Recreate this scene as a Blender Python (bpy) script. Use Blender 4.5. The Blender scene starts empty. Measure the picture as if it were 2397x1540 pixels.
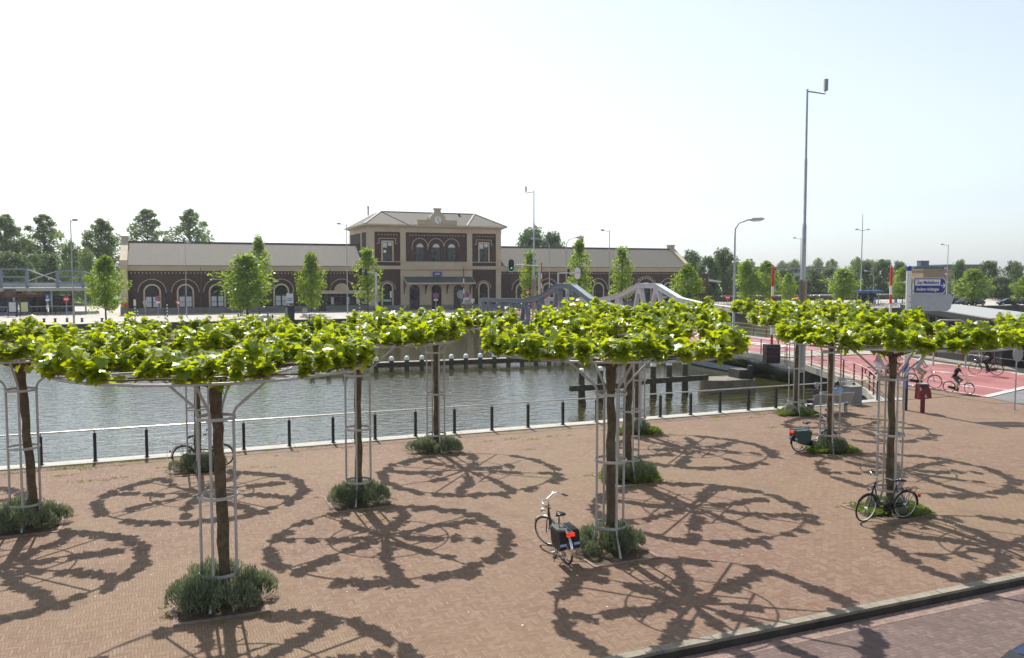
import bpy, bmesh, math, random
from mathutils import Vector, Matrix
R = math.radians
sc = bpy.context.scene
col = sc.collection

# ------------------------------------------------------------------ camera
CAM_H = 5.8
PITCH = math.atan(125 / 1943.0)
cd = bpy.data.cameras.new('camera')
cam = bpy.data.objects.new('camera', cd)
col.objects.link(cam)
cam.location = (0, 0, CAM_H)
cam.rotation_euler = (R(90) - PITCH, 0, 0)
cd.sensor_width = 36
cd.lens = 1943 / 2396 * 36
cd.clip_start = 0.1
cd.clip_end = 6000
sc.camera = cam

# ------------------------------------------------------------------ world and sun
SUN_AZ = R(-22.6)      # clockwise from +Y
SUN_EL = R(52.6)
w = bpy.data.worlds.new('World')
sc.world = w
w.use_nodes = True
wn = w.node_tree
bg = wn.nodes['Background']
sky = wn.nodes.new('ShaderNodeTexSky')
sky.sky_type = 'NISHITA'
sky.sun_disc = False
sky.sun_elevation = SUN_EL
sky.sun_rotation = SUN_AZ
sky.altitude = 0
sky.air_density = 1.0
sky.dust_density = 1.3
sky.ozone_density = 1.0
hs = wn.nodes.new('ShaderNodeHueSaturation')
hs.inputs['Saturation'].default_value = 0.36
tint = wn.nodes.new('ShaderNodeMix'); tint.data_type = 'RGBA'; tint.blend_type = 'MULTIPLY'; tint.inputs[0].default_value = 1
wn.links.new(sky.outputs[0], hs.inputs['Color'])
wn.links.new(hs.outputs[0], tint.inputs[6]); tint.inputs[7].default_value = (.93, 1.0, 1.07, 1)
wn.links.new(tint.outputs[2], bg.inputs[0])
bg.inputs[1].default_value = 0.13
sl = bpy.data.lights.new('sun', 'SUN')
sl.energy = 5.0
sl.angle = R(0.5)
sl.color = (1.0, 0.95, 0.86)
so = bpy.data.objects.new('sun', sl)
col.objects.link(so)
sdir = Vector((math.sin(SUN_AZ) * math.cos(SUN_EL), math.cos(SUN_AZ) * math.cos(SUN_EL), math.sin(SUN_EL)))
so.rotation_euler = sdir.to_track_quat('Z', 'Y').to_euler()
so.location = (-30, 60, 80)
vs = sc.view_settings
vs.view_transform = 'Standard'
vs.look = 'None'
vs.gamma = 1
vs.exposure = 0.32

rnd = random.Random(11)
EUL = 0.0

# ------------------------------------------------------------------ mesh builder
class MB:
    def __init__(self):
        self.v = []; self.f = []; self.s = []
    def add(self, vs, fs, smooth=False):
        o = len(self.v)
        self.v.extend([tuple(p) for p in vs])
        for f in fs:
            self.f.append(tuple(i + o for i in f)); self.s.append(smooth)
    def box(self, x0, y0, z0, x1, y1, z1):
        self.add([(x0,y0,z0),(x1,y0,z0),(x1,y1,z0),(x0,y1,z0),(x0,y0,z1),(x1,y0,z1),(x1,y1,z1),(x0,y1,z1)],
                 [(3,2,1,0),(4,5,6,7),(0,1,5,4),(1,2,6,5),(2,3,7,6),(3,0,4,7)])
    def beam(self, p, q, w, h, up=(0,0,1)):
        p = Vector(p); q = Vector(q); d = (q - p)
        if d.length < 1e-6: return
        d.normalize(); u = Vector(up)
        if abs(d.dot(u)) > .98: u = Vector((1,0,0))
        s = d.cross(u).normalized(); u = s.cross(d).normalized()
        vs = []
        for c in (p, q):
            for a, b in ((-1,-1),(1,-1),(1,1),(-1,1)):
                vs.append(c + s*(a*w/2) + u*(b*h/2))
        self.add(vs, [(3,2,1,0),(4,5,6,7),(0,1,5,4),(1,2,6,5),(2,3,7,6),(3,0,4,7)])
    def tube(self, pts, r, n=8, closed=False, cap=True):
        pts = [Vector(p) for p in pts]; m = len(pts)
        rs = r if isinstance(r, (list, tuple)) else [r]*m
        vs = []; prev = None
        for i, p in enumerate(pts):
            if closed: t = pts[(i+1) % m] - pts[i-1]
            else: t = pts[min(i+1, m-1)] - pts[max(i-1, 0)]
            t.normalize()
            if prev is None:
                a = Vector((0,0,1)) if abs(t.z) < .9 else Vector((1,0,0))
                prev = t.cross(a).normalized()
            prev = (prev - t*prev.dot(t)).normalized()
            b = t.cross(prev)
            for k in range(n):
                an = 2*math.pi*k/n
                vs.append(p + (prev*math.cos(an) + b*math.sin(an))*rs[i])
        fs = []
        for i in range(m if closed else m-1):
            j = (i+1) % m
            for k in range(n):
                l = (k+1) % n
                fs.append((i*n+k, i*n+l, j*n+l, j*n+k))
        self.add(vs, fs, True)
        if cap and not closed:
            self.add([vs[k] for k in range(n)], [tuple(reversed(range(n)))])
            self.add([vs[(m-1)*n+k] for k in range(n)], [tuple(range(n))])
    def ring(self, c, R_, r, n=40, k=6, nrm=(0,0,1)):
        nz = Vector(nrm).normalized()
        a = Vector((1,0,0)) if abs(nz.x) < .9 else Vector((0,1,0))
        x = nz.cross(a).normalized(); y = nz.cross(x); c = Vector(c)
        self.tube([c + x*R_*math.cos(2*math.pi*i/n) + y*R_*math.sin(2*math.pi*i/n) for i in range(n)], r, k, closed=True)
    def hoop(self, c, R_, h, th, n=32):
        cx, cy, cz = c; vs = []; fs = []
        for i in range(n):
            a = 2*math.pi*i/n; ca, sa = math.cos(a), math.sin(a)
            for rr, z in ((R_, cz-h/2), (R_+th, cz-h/2), (R_+th, cz+h/2), (R_, cz+h/2)):
                vs.append((cx+rr*ca, cy+rr*sa, z))
        for i in range(n):
            j = (i+1) % n
            for k in range(4):
                l = (k+1) % 4
                fs.append((i*4+k, j*4+k, j*4+l, i*4+l))
        self.add(vs, fs)
    def lathe(self, prof, n=16, c=(0,0,0), smooth=True):
        vs = []; fs = []; m = len(prof)
        for r_, z in prof:
            for k in range(n):
                a = 2*math.pi*k/n
                vs.append((c[0]+r_*math.cos(a), c[1]+r_*math.sin(a), c[2]+z))
        for i in range(m-1):
            for k in range(n):
                l = (k+1) % n
                fs.append((i*n+k, i*n+l, (i+1)*n+l, (i+1)*n+k))
        self.add(vs, fs, smooth)
        self.add(vs[:n], [tuple(reversed(range(n)))]); self.add(vs[(m-1)*n:], [tuple(range(n))])
    def prism(self, poly, a0, a1, fn):
        """polygon (u,v) extruded from a0 to a1; fn(u,v,a)->xyz"""
        n = len(poly)
        vs = [fn(u, v, a0) for u, v in poly] + [fn(u, v, a1) for u, v in poly]
        fs = [tuple(reversed(range(n))), tuple(range(n, 2*n))]
        for i in range(n):
            j = (i+1) % n
            fs.append((i, j, n+j, n+i))
        self.add(vs, fs)
    def flat(self, poly, z0, z1):
        self.prism(poly, z0, z1, lambda u, v, a: (u, v, a))
    def capsule(self, p, q, r0, r1, n=10):
        p = Vector(p); q = Vector(q); d = q - p; L = d.length
        d = d.normalized() if L > 1e-6 else Vector((0,0,1))
        pts = []; rs = []
        for a in (-80, -50, -20): pts.append(p + d*r0*math.sin(R(a))); rs.append(r0*math.cos(R(a)))
        if L > 1e-6:
            pts.append(p.copy()); rs.append(r0); pts.append(q.copy()); rs.append(r1)
        for a in (20, 50, 80): pts.append(q + d*r1*math.sin(R(a))); rs.append(r1*math.cos(R(a)))
        self.tube(pts, rs, n)
    def ball(self, c, rx, ry, rz, n=12, m=8):
        vs = []; fs = []
        for i in range(m+1):
            t = math.pi*i/m
            for k in range(n):
                a = 2*math.pi*k/n
                st = max(math.sin(t), .02)
                vs.append((c[0]+rx*st*math.cos(a), c[1]+ry*st*math.sin(a), c[2]-rz*math.cos(t)))
        for i in range(m):
            for k in range(n):
                l = (k+1) % n
                fs.append((i*n+k, i*n+l, (i+1)*n+l, (i+1)*n+k))
        fs.append(tuple(reversed(range(n)))); fs.append(tuple(range(m*n, m*n+n)))
        self.add(vs, fs, True)
    def mesh(self, name, fix=True):
        me = bpy.data.meshes.new(name)
        me.from_pydata(self.v, [], self.f)
        me.polygons.foreach_set('use_smooth', self.s)
        if fix:
            b = bmesh.new(); b.from_mesh(me)
            bmesh.ops.recalc_face_normals(b, faces=b.faces)
            b.to_mesh(me); b.free()
        me.update()
        return me
    def build(self, name, m, parent=None, fix=True):
        me = self.mesh(name, fix)
        if m is not None: me.materials.append(m)
        o = bpy.data.objects.new(name, me)
        col.objects.link(o)
        if parent is not None: o.parent = parent
        return o

def tag(o, label=None, cat=None, group=None, kind=None):
    if label: o['label'] = label
    if cat: o['category'] = cat
    if group: o['group'] = group
    if kind: o['kind'] = kind
    return o
def thing(name, label, cat, loc=(0,0,0), rz=0.0, group=None, scale=1.0):
    o = bpy.data.objects.new(name, None)
    col.objects.link(o)
    o.empty_display_size = .2
    o.location = loc; o.rotation_euler = (0, 0, rz); o.scale = (scale,)*3
    return tag(o, label, cat, group)
KIDS = {}
def children(o):
    return [c for c in bpy.data.objects if c.parent == o]
def copy_tree(o, loc=None, rz=None, label=None, scale=None, parent=None):
    c = o.copy(); col.objects.link(c)
    if parent is not None: c.parent = parent
    if loc is not None: c.location = loc
    if rz is not None: c.rotation_euler = (0, 0, rz)
    if label: c['label'] = label
    if scale is not None: c.scale = scale if isinstance(scale, (tuple, list)) else (scale,)*3
    for k in children(o): copy_tree(k, parent=c)
    return c

# ------------------------------------------------------------------ materials
def nodes(name):
    m = bpy.data.materials.new(name); m.use_nodes = True
    nt = m.node_tree
    return m, nt, nt.nodes['Principled BSDF']
class NX:
    """small math-node helper"""
    def __init__(self, nt): self.nt = nt
    def n(self, t, **k):
        x = self.nt.nodes.new(t)
        for a, b in k.items(): setattr(x, a, b)
        return x
    def put(self, sock, val):
        if isinstance(val, (int, float, tuple, list)): sock.default_value = val
        else: self.nt.links.new(val, sock)
    def m(self, op, a, b=0.0, c=None, clamp=False):
        x = self.n('ShaderNodeMath', operation=op, use_clamp=clamp)
        self.put(x.inputs[0], a); self.put(x.inputs[1], b)
        if c is not None: self.put(x.inputs[2], c)
        return x.outputs[0]
    def mix(self, f, a, b):
        x = self.n('ShaderNodeMix', data_type='RGBA')
        self.put(x.inputs[0], f)
        self.put(x.inputs[6], a if not isinstance(a, tuple) else (*a, 1)[:4])
        self.put(x.inputs[7], b if not isinstance(b, tuple) else (*b, 1)[:4])
        return x.outputs[2]
    def noise(self, vec, scale, detail=3, rough=.55):
        x = self.n('ShaderNodeTexNoise')
        if vec is not None: self.nt.links.new(vec, x.inputs['Vector'])
        x.inputs['Scale'].default_value = scale; x.inputs['Detail'].default_value = detail
        x.inputs['Roughness'].default_value = rough
        return x.outputs[0]
    def obj(self):
        return self.n('ShaderNodeTexCoord').outputs['Object']
    def rng(self, v, a, b, c=0.0, d=1.0):
        x = self.n('ShaderNodeMapRange'); self.put(x.inputs[0], v)
        for i, q in enumerate((a, b, c, d)): x.inputs[i+1].default_value = q
        return x.outputs[0]
    def bump(self, h, strength, dist):
        x = self.n('ShaderNodeBump'); self.put(x.inputs['Height'], h)
        x.inputs['Strength'].default_value = strength; x.inputs['Distance'].default_value = dist
        return x.outputs[0]
def c3(c, k): return tuple(min(1, max(0, v*k)) for v in c)
def mat(name, c, rough=.6, metal=0.0, var=.18, scale=3.0, bump=0.0, spec=.5, c2=None):
    m, nt, b = nodes(name); x = NX(nt)
    b.inputs['Roughness'].default_value = rough
    b.inputs['Metallic'].default_value = metal
    b.inputs['Specular IOR Level'].default_value = spec
    if var > 0:
        o = x.obj()
        nz = x.noise(o, scale, 5)
        f = x.rng(nz, .3, .7)
        cc = x.mix(f, c3(c, 1-var), c2 if c2 else c3(c, 1+var))
        nt.links.new(cc, b.inputs['Base Color'])
        if bump:
            nt.links.new(x.bump(x.noise(o, scale*6, 4), .6, bump), b.inputs['Normal'])
    else:
        b.inputs['Base Color'].default_value = (*c, 1)
    return m
def leafmat(name, stops, trans=(.35,.5,.04), tw=.5, rough=.32, spec=.5):
    m, nt, b = nodes(name); x = NX(nt)
    g = x.n('ShaderNodeNewGeometry')
    cr = x.n('ShaderNodeValToRGB')
    nt.links.new(g.outputs['Random Per Island'], cr.inputs[0])
    e = cr.color_ramp.elements
    e[0].position = 0; e[0].color = (*stops[0], 1); e[1].position = 1; e[1].color = (*stops[-1], 1)
    for i, s in enumerate(stops[1:-1]):
        q = e.new((i+1)/(len(stops)-1)); q.color = (*s, 1)
    nt.links.new(cr.outputs[0], b.inputs['Base Color'])
    b.inputs['Roughness'].default_value = rough
    b.inputs['Specular IOR Level'].default_value = spec
    t = x.n('ShaderNodeBsdfTranslucent')
    tc = x.mix(.6, cr.outputs[0], trans)
    nt.links.new(tc, t.inputs[0])
    mx = x.n('ShaderNodeMixShader'); mx.inputs[0].default_value = tw
    out = nt.nodes['Material Output']
    nt.links.new(b.outputs[0], mx.inputs[1]); nt.links.new(t.outputs[0], mx.inputs[2])
    nt.links.new(mx.outputs[0], out.inputs[0])
    return m
def paving(name, w, n, ca, cb, cc, mortar, rough=.8, moss=None, patch=.5, gap=.10):
    """herringbone clinker paving: bricks n:1, width w metres, in the object's own axes"""
    m, nt, b = nodes(name); x = NX(nt)
    o = x.obj()
    # slight irregular laying
    wob = x.n('ShaderNodeTexNoise'); nt.links.new(o, wob.inputs[0]); wob.inputs['Scale'].default_value = .8; wob.inputs['Detail'].default_value = 2
    va = x.n('ShaderNodeVectorMath', operation='MULTIPLY_ADD')
    nt.links.new(wob.outputs[1], va.inputs[0]); va.inputs[1].default_value = (.16,.16,0); nt.links.new(o, va.inputs[2])
    sp = x.n('ShaderNodeSeparateXYZ'); nt.links.new(va.outputs[0], sp.inputs[0])
    X = x.m('DIVIDE', sp.outputs[0], w); Y = x.m('DIVIDE', sp.outputs[1], w)
    i = x.m('FLOOR', X); j = x.m('FLOOR', Y); fx = x.m('SUBTRACT', X, i); fy = x.m('SUBTRACT', Y, j)
    k = x.m('FLOORED_MODULO', x.m('SUBTRACT', i, j), 2.0*n)
    k = x.m('ROUND', k)
    isH = x.m('LESS_THAN', k, n-.5)
    kv = x.m('SUBTRACT', 2.0*n-1, k)
    def sel(a, b_):
        return x.m('MULTIPLY_ADD', isH, x.m('SUBTRACT', a, b_), b_)
    along = sel(x.m('ADD', k, fx), x.m('ADD', kv, fy))
    acr = sel(fy, fx)
    e1 = x.m('MINIMUM', along, x.m('SUBTRACT', float(n), along))
    e2 = x.m('MINIMUM', acr, x.m('SUBTRACT', 1.0, acr))
    ed = x.m('MINIMUM', e1, e2)
    joint = x.rng(ed, gap*.5, gap*1.4, 1.0, 0.0)
    idx = sel(x.m('SUBTRACT', i, k), i); idy = sel(j, x.m('SUBTRACT', j, kv))
    cv = x.n('ShaderNodeCombineXYZ'); nt.links.new(idx, cv.inputs[0]); nt.links.new(idy, cv.inputs[1]); nt.links.new(isH, cv.inputs[2])
    wn_ = x.n('ShaderNodeTexWhiteNoise'); nt.links.new(cv.outputs[0], wn_.inputs[0])
    cr = x.n('ShaderNodeValToRGB'); nt.links.new(wn_.outputs[0], cr.inputs[0])
    e = cr.color_ramp.elements
    e[0].color = (*ca, 1); e[1].color = (*cc, 1); q = e.new(.5); q.color = (*cb, 1)
    big = x.rng(x.noise(o, .11, 6, .65), .38, .66)
    base = x.mix(x.m('MULTIPLY', big, patch), cr.outputs[0], moss if moss else c3(cb, .8))
    fine = x.noise(o, 9.0, 4)
    base = x.mix(x.rng(fine, .35, .8, 0, .35), base, c3(ca, .55))
    stain = x.rng(x.noise(o, .75, 6, .7), .52, .74, 0, .42)
    base = x.mix(stain, base, c3(ca, .62))
    base = x.mix(x.m('MULTIPLY', joint, .75), base, mortar)
    nt.links.new(base, b.inputs['Base Color'])
    b.inputs['Roughness'].default_value = rough
    b.inputs['Specular IOR Level'].default_value = .3
    h = x.m('ADD', x.m('MULTIPLY', joint, -1.0), x.m('MULTIPLY', wn_.outputs[0], .35))
    nt.links.new(x.bump(h, .5, .012), b.inputs['Normal'])
    return m

M = {}
M['plaza'] = paving('plaza_clinker', .052, 4, (.172,.092,.067), (.222,.134,.097), (.265,.180,.136), (.13,.095,.065), moss=(.255,.185,.112), patch=.75)
M['street'] = paving('street_clinker', .085, 2, (.115,.078,.070), (.15,.102,.092), (.19,.135,.122), (.12,.09,.08), moss=(.17,.11,.11), patch=.4)
M['kerb'] = mat('kerb_stone', (.235,.21,.165), .85, var=.25, scale=4, bump=.01)
M['coping'] = mat('coping_stone', (.38,.37,.335), .8, var=.14, scale=2, bump=.006)
M['concrete'] = mat('concrete', (.33,.31,.27), .85, var=.3, scale=.8, bump=.01)
M['darkconc'] = mat('dark_quay_wall', (.07,.065,.055), .85, var=.35, scale=1.2, bump=.02)
M['farpave'] = mat('far_paving', (.40,.37,.33), .85, var=.12, scale=.25)
M['grass'] = mat('grass_bank', (.10,.16,.035), .9, var=.3, scale=.5)
M['redroad'] = mat('red_asphalt', (.25,.075,.075), .78, var=.16, scale=.45, bump=.006, c2=(.38,.14,.135))
M['asphalt'] = mat('grey_asphalt', (.16,.16,.16), .8, var=.15, scale=.8)
M['line'] = mat('white_marking', (.55,.50,.49), .7, var=.25, scale=3)
M['sandpath'] = mat('brick_path', (.36,.28,.20), .85, var=.2, scale=1.5)
M['soil'] = mat('bed_soil', (.09,.065,.04), .95, var=.4, scale=9, bump=.02)
M['steelwhite'] = mat('white_galvanised_steel', (.47,.465,.46), .42, .25, var=.1, scale=6)
M['galv'] = mat('galvanised_steel', (.42,.43,.45), .45, .5, var=.12, scale=4)
M['rail'] = mat('stainless_handrail', (.62,.60,.55), .32, .75, var=.06, scale=5)
M['black'] = mat('black_paint', (.018,.018,.02), .45, var=.2, scale=5)
M['blackgloss'] = mat('black_gloss', (.012,.012,.014), .22, var=.1, scale=5)
M['rubber'] = mat('tyre_rubber', (.02,.02,.02), .75, var=.15, scale=12)
M['chrome'] = mat('chrome', (.72,.72,.72), .16, 1.0, var=.06, scale=8)
M['wire'] = mat('steel_wire', (.30,.30,.30), .4, .7, var=.05)
M['redrail'] = mat('dark_red_paint', (.20,.028,.03), .5, var=.15, scale=4)
M['red'] = mat('signal_red', (.58,.03,.022), .45, var=.08, scale=4)
M['white'] = mat('white_paint', (.78,.78,.77), .45, var=.05, scale=3)
M['blue'] = mat('sign_blue', (.02,.05,.26), .4, var=.06, scale=3)
M['bluebright'] = mat('bright_blue', (.03,.13,.42), .4, var=.06, scale=3)
M['signgrey'] = mat('sign_back_grey', (.33,.34,.35), .5, .3, var=.08, scale=3)
M['trussblue'] = mat('truss_steel_blue', (.18,.215,.26), .5, .15, var=.12, scale=1.2)
M['trusswhite'] = mat('truss_steel_pale', (.56,.63,.63), .5, .1, var=.08, scale=1.2)
M['wood'] = mat('old_timber', (.075,.065,.048), .85, var=.4, scale=5, bump=.02)
M['woodpale'] = mat('weathered_timber', (.30,.28,.24), .85, var=.25, scale=4)
M['bark'] = mat('plane_bark', (.10,.068,.040), .85, var=.4, scale=7, bump=.02, c2=(.16,.12,.07))
M['barkdark'] = mat('tree_bark', (.10,.075,.05), .9, var=.3, scale=5, bump=.01)
M['brick'] = mat('dark_red_brick', (.066,.037,.032), .85, var=.22, scale=1.5, bump=.01)
M['brickarch'] = mat('darker_brick', (.046,.029,.027), .85, var=.2, scale=3)
M['cream'] = mat('cream_stucco', (.50,.42,.31), .8, var=.10, scale=.6)
M['plinth'] = mat('bluestone_plinth', (.20,.20,.20), .8, var=.2, scale=1)
def roofmat(name, c):
    m, nt, b = nodes(name); x = NX(nt)
    o = x.obj()
    br = x.n('ShaderNodeTexBrick'); nt.links.new(o, br.inputs[0])
    br.inputs['Scale'].default_value = 1.0; br.inputs['Brick Width'].default_value = .45; br.inputs['Row Height'].default_value = .3
    br.inputs['Mortar Size'].default_value = .02
    br.inputs[1].default_value = (*c, 1); br.inputs[2].default_value = (*c3(c, .86), 1); br.inputs[3].default_value = (*c3(c, .7), 1)
    mp = x.n('ShaderNodeMapping'); nt.links.new(o, mp.inputs[0]); mp.inputs['Scale'].default_value = (1.6,.12,.12)
    st = x.rng(x.noise(mp.outputs[0], 1.0, 5), .35, .7)
    nt.links.new(x.mix(x.m('MULTIPLY', st, .45), br.outputs[0], c3(c, .72)), b.inputs['Base Color'])
    b.inputs['Roughness'].default_value = .8
    return m
M['roof'] = roofmat('slate_roof', (.135,.124,.104))
M['lead'] = mat('lead_flashing', (.09,.10,.11), .6, var=.15)
M['glass'] = mat('dark_glass', (.015,.018,.02), .06, var=.3, scale=.8, spec=.6)
M['curtain'] = mat('white_window_screen', (.52,.54,.55), .6, var=.06, scale=2)
M['winframe'] = mat('dark_green_frame', (.025,.04,.045), .5, var=.1)
M['tan'] = mat('ochre_brick', (.32,.19,.12), .85, var=.12, scale=1)
M['bluebld'] = mat('blue_cladding', (.05,.08,.17), .6, var=.08, scale=1)
M['greybld'] = mat('grey_cladding', (.20,.21,.22), .7, var=.12, scale=.6)
M['palebld'] = mat('pale_cladding', (.55,.55,.54), .7, var=.08, scale=.6)
M['darkbld'] = mat('black_cladding', (.015,.015,.016), .5, var=.2, scale=1)
M['roofgrey'] = mat('gravel_roof', (.30,.31,.31), .9, var=.1, scale=2)
M['hedge'] = leafmat('hedge_leaf', [(.02,.04,.012),(.035,.07,.02),(.05,.09,.025)], tw=.25)
M['planeleaf'] = leafmat('plane_leaf', [(.05,.115,.004),(.12,.22,.006),(.21,.305,.008),(.32,.375,.012)], trans=(.68,.74,.006), tw=.54, rough=.37, spec=.8)
M['streetleaf'] = leafmat('street_tree_leaf', [(.06,.13,.012),(.12,.22,.018),(.20,.31,.025)], trans=(.5,.64,.03), tw=.52, rough=.4)
M['darkleaf'] = leafmat('dark_tree_leaf', [(.04,.075,.028),(.07,.12,.04),(.10,.155,.055)], trans=(.2,.3,.07), tw=.42, rough=.5)
M['greyleaf'] = leafmat('poplar_leaf', [(.07,.115,.045),(.12,.175,.065),(.17,.23,.09)], trans=(.36,.48,.12), tw=.5, rough=.5)
M['sage'] = leafmat('grey_green_herb', [(.08,.105,.06),(.15,.185,.105),(.23,.265,.165),(.33,.36,.25)], trans=(.36,.42,.22), tw=.25, rough=.7, spec=.2)
M['weed'] = leafmat('weed_leaf', [(.07,.12,.02),(.14,.2,.03),(.2,.24,.04)], trans=(.35,.42,.04), tw=.4, rough=.6)
M['skin'] = mat('skin', (.50,.30,.21), .55, var=.08, scale=12)
M['redbin'] = mat('bin_dark_red', (.17,.012,.018), .4, var=.12, scale=4)
M['cabinet'] = mat('grey_cabinet_paint', (.21,.21,.205), .55, var=.12, scale=3)
M['lampred'] = None
m_, nt_, b_ = nodes('red_tail_light'); b_.inputs['Base Color'].default_value = (.8,.02,.01,1); b_.inputs['Roughness'].default_value = .2
x_ = NX(nt_); nz_ = x_.rng(x_.noise(x_.obj(), 60, 2), .4, .6, .1, .8)
b_.inputs['Emission Color'].default_value = (1,.06,.02,1); nt_.links.new(nz_, b_.inputs['Emission Strength']); M['lampred'] = m_
m_, nt_, b_ = nodes('green_signal'); b_.inputs['Base Color'].default_value = (.02,.4,.15,1); b_.inputs['Emission Color'].default_value = (.02,.8,.3,1); b_.inputs['Emission Strength'].default_value = .8; M['lampgreen'] = m_
def paint(name, c, rough=.45): return mat(name, c, rough, var=.07, scale=5)

# water
m, nt, b = nodes('canal_water'); x = NX(nt); o = x.obj()
mp = x.n('ShaderNodeMapping'); nt.links.new(o, mp.inputs[0]); mp.inputs['Scale'].default_value = (.75,1.5,1)
mp.inputs['Rotation'].default_value = (0,0,R(-12))
n1 = x.noise(mp.outputs[0], 1.8, 3, .55); n2 = x.noise(mp.outputs[0], 4.5, 2, .6); n3 = x.noise(o, .09, 2)
sp_ = x.n('ShaderNodeSeparateXYZ'); nt.links.new(o, sp_.inputs[0])
calm = x.rng(x.m('ADD', sp_.outputs[1], x.m('MULTIPLY', x.m('SUBTRACT', n3, .5), 50.0)), 31, 70, .55, .30)
hh = x.m('ADD', n1, x.m('MULTIPLY', n2, .22))
hh = x.m('MULTIPLY', hh, calm)
nt.links.new(x.bump(hh, .5, .16), b.inputs['Normal'])
nt.links.new(x.mix(x.rng(x.noise(o, .08, 3), .35, .7), (.040,.040,.012), (.052,.047,.016)), b.inputs['Base Color'])
b.inputs['Roughness'].default_value = .04; b.inputs['Specular IOR Level'].default_value = .5
b.inputs['IOR'].default_value = 1.58
M['water'] = m

# ------------------------------------------------------------------ ground frames
QA = R(22.8)
cq, sq = math.cos(QA), math.sin(QA)
def Q(a, b, z=0.0): return (a*cq - b*sq, a*sq + b*cq, z)
def struct(name, mb, m, quay=False, fix=True):
    o = mb.build(name, m, None, fix); o['kind'] = 'structure'
    if quay: o.rotation_euler = (0, 0, QA)
    return o
F, Hh = 1943.0, 645.0
def at(px, Y): return ((px-1198)/F*Y*.9985, Y)       # bearing in the picture -> map position at distance Y
def zat(py, Y):
    v = (py-770)/F
    return CAM_H + Y*(-math.sin(PITCH) - v*math.cos(PITCH))/(math.cos(PITCH) - v*math.sin(PITCH))

WZ = -1.2
# plaza, kerb, street, coping, quay walls, water, far ground
g = MB(); g.flat([(-260,10.803),(260,10.803),(260,28.35),(-260,28.35)], -.6, 0.0); struct('plaza', g, M['plaza'], True)
g = MB(); g.flat([(-400,-500),(400,-500),(400,10.33),(-400,10.33)], -.7, -.165); struct('street', g, M['street'], True)
g = MB()
for i in range(4):
    b0 = 10.33 + i*.075; g.flat([(-120,b0),(120,b0),(120,b0+.07),(-120,b0+.07)], -.3, -.162)
gm = mat('gutter_brick', (.24,.165,.14), .85, var=.3, scale=8, bump=.004); struct('gutter', g, gm, True)
g = MB()
for i in range(-60, 60):
    g.flat([(i*1.0+.006,10.63),(i+.994,10.63),(i+.994,10.80),(i+.006,10.80)], -.045, .004+.004*rnd.random())
struct('kerb', g, M['kerb'], True)
g = MB(); g.flat([(-60,10.645),(60,10.645),(60,10.80),(-60,10.80)], -.6, -.047); struct('kerb_riser', g, mat('shade_dark_kerb_face', (.055,.048,.04), .9, var=.4, scale=2, bump=.01), True)  # shade on the kerb's street face is put into this near-black colour
g = MB()
for i in range(-90, 16):
    g.flat([(i*2.0+.008,28.352),(i*2+1.992,28.352),(i*2+1.992,28.95),(i*2+.008,28.95)], -.4, .035)
struct('quay_coping', g, M['coping'], True)
g = MB(); g.flat([(-260,28.36),(260,28.36),(260,28.90),(-260,28.90)], -4, -.402); struct('quay_wall', g, M['darkconc'], True)
g = MB(); g.add([(-400,28,WZ),(400,28,WZ),(400,113,WZ),(-400,113,WZ)], [(0,1,2,3)]); struct('canal_water', g, M['water'], True, False)
g = MB(); g.flat([(-400,110.0),(400,110.0),(400,111),(-400,111)], -4, .05); struct('far_quay_wall', g, M['darkconc'], True)
g = MB(); g.flat([(-3000,111.0),(3000,111.0),(3000,4000),(-3000,4000)], -4, 0.0); struct('far_ground', g, M['farpave'], True)
g = MB(); g.flat([(-300,110.02),(300,110.02),(300,110.9),(-300,110.9)], .052, .11); struct('far_quay_coping', g, M['coping'], True)

# ------------------------------------------------------------------ pleached plane trees
TREES = [
 # key, x, y, phrase, variant, rotation
 ('T1', -5.19, 14.42, 'nearest the camera at front left', 0),
 ('T2', -11.25, 18.9, 'with a leaning trunk, far left', 1),
 ('T3', -3.93, 20.98, 'standing clear left of centre', 2),
 ('T4', -2.52, 27.23, 'below the white capped jetty posts', 0),
 ('T5', 2.06, 17.17, 'beside the bicycle with the red rear light', 1),
 ('T6', 3.33, 23.45, 'directly behind the red lit bicycle', 2),
 ('T7', 4.62, 30.46, 'in front of the timber dolphins', 1),
 ('T8', -9.4, 24.61, 'with a bicycle at the water railing', 2),
 ('T9', 10.52, 27.23, 'with the bicycle carrying side bags', 0),
 ('T10', 11.87, 34.45, 'next to the bench with two sitters', 1),
 ('T11', 9.3, 20.2, 'propping the black upright bicycle', 2),
 ('T12', 16.6, 23.2, 'cut off by the right edge', 0),
 ('T0', -16.0, 22.9, 'cut off beyond the left edge', 2),
]
LEAF = [(0,0),(.24,-.10),(.52,.06),(.38,.24),(.60,.52),(.30,.56),(.18,.78),(0,1.0),(-.18,.78),(-.30,.56),(-.60,.52),(-.38,.24),(-.52,.06),(-.24,-.10)]
def add_leaf(mb, p, size, yaw, pitch, roll, rr):
    mt = Matrix.Translation(p) @ Matrix.Rotation(yaw, 4, 'Z') @ Matrix.Rotation(pitch, 4, 'X') @ Matrix.Rotation(roll, 4, 'Y')
    fold = rr.uniform(-.05, .38); curl = rr.uniform(0, .35)
    vs = [mt @ Vector((0, .33*size, 0))]
    for u, v in LEAF:
        vs.append(mt @ Vector((u*size, v*size, (fold*abs(u) - curl*v*v*.6 + rr.uniform(-.03,.03))*size)))
    n = len(LEAF)
    mb.add(vs, [(0, 1+i, 1+(i+1) % n) for i in range(n)], True)
PLAT = 4.22
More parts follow.
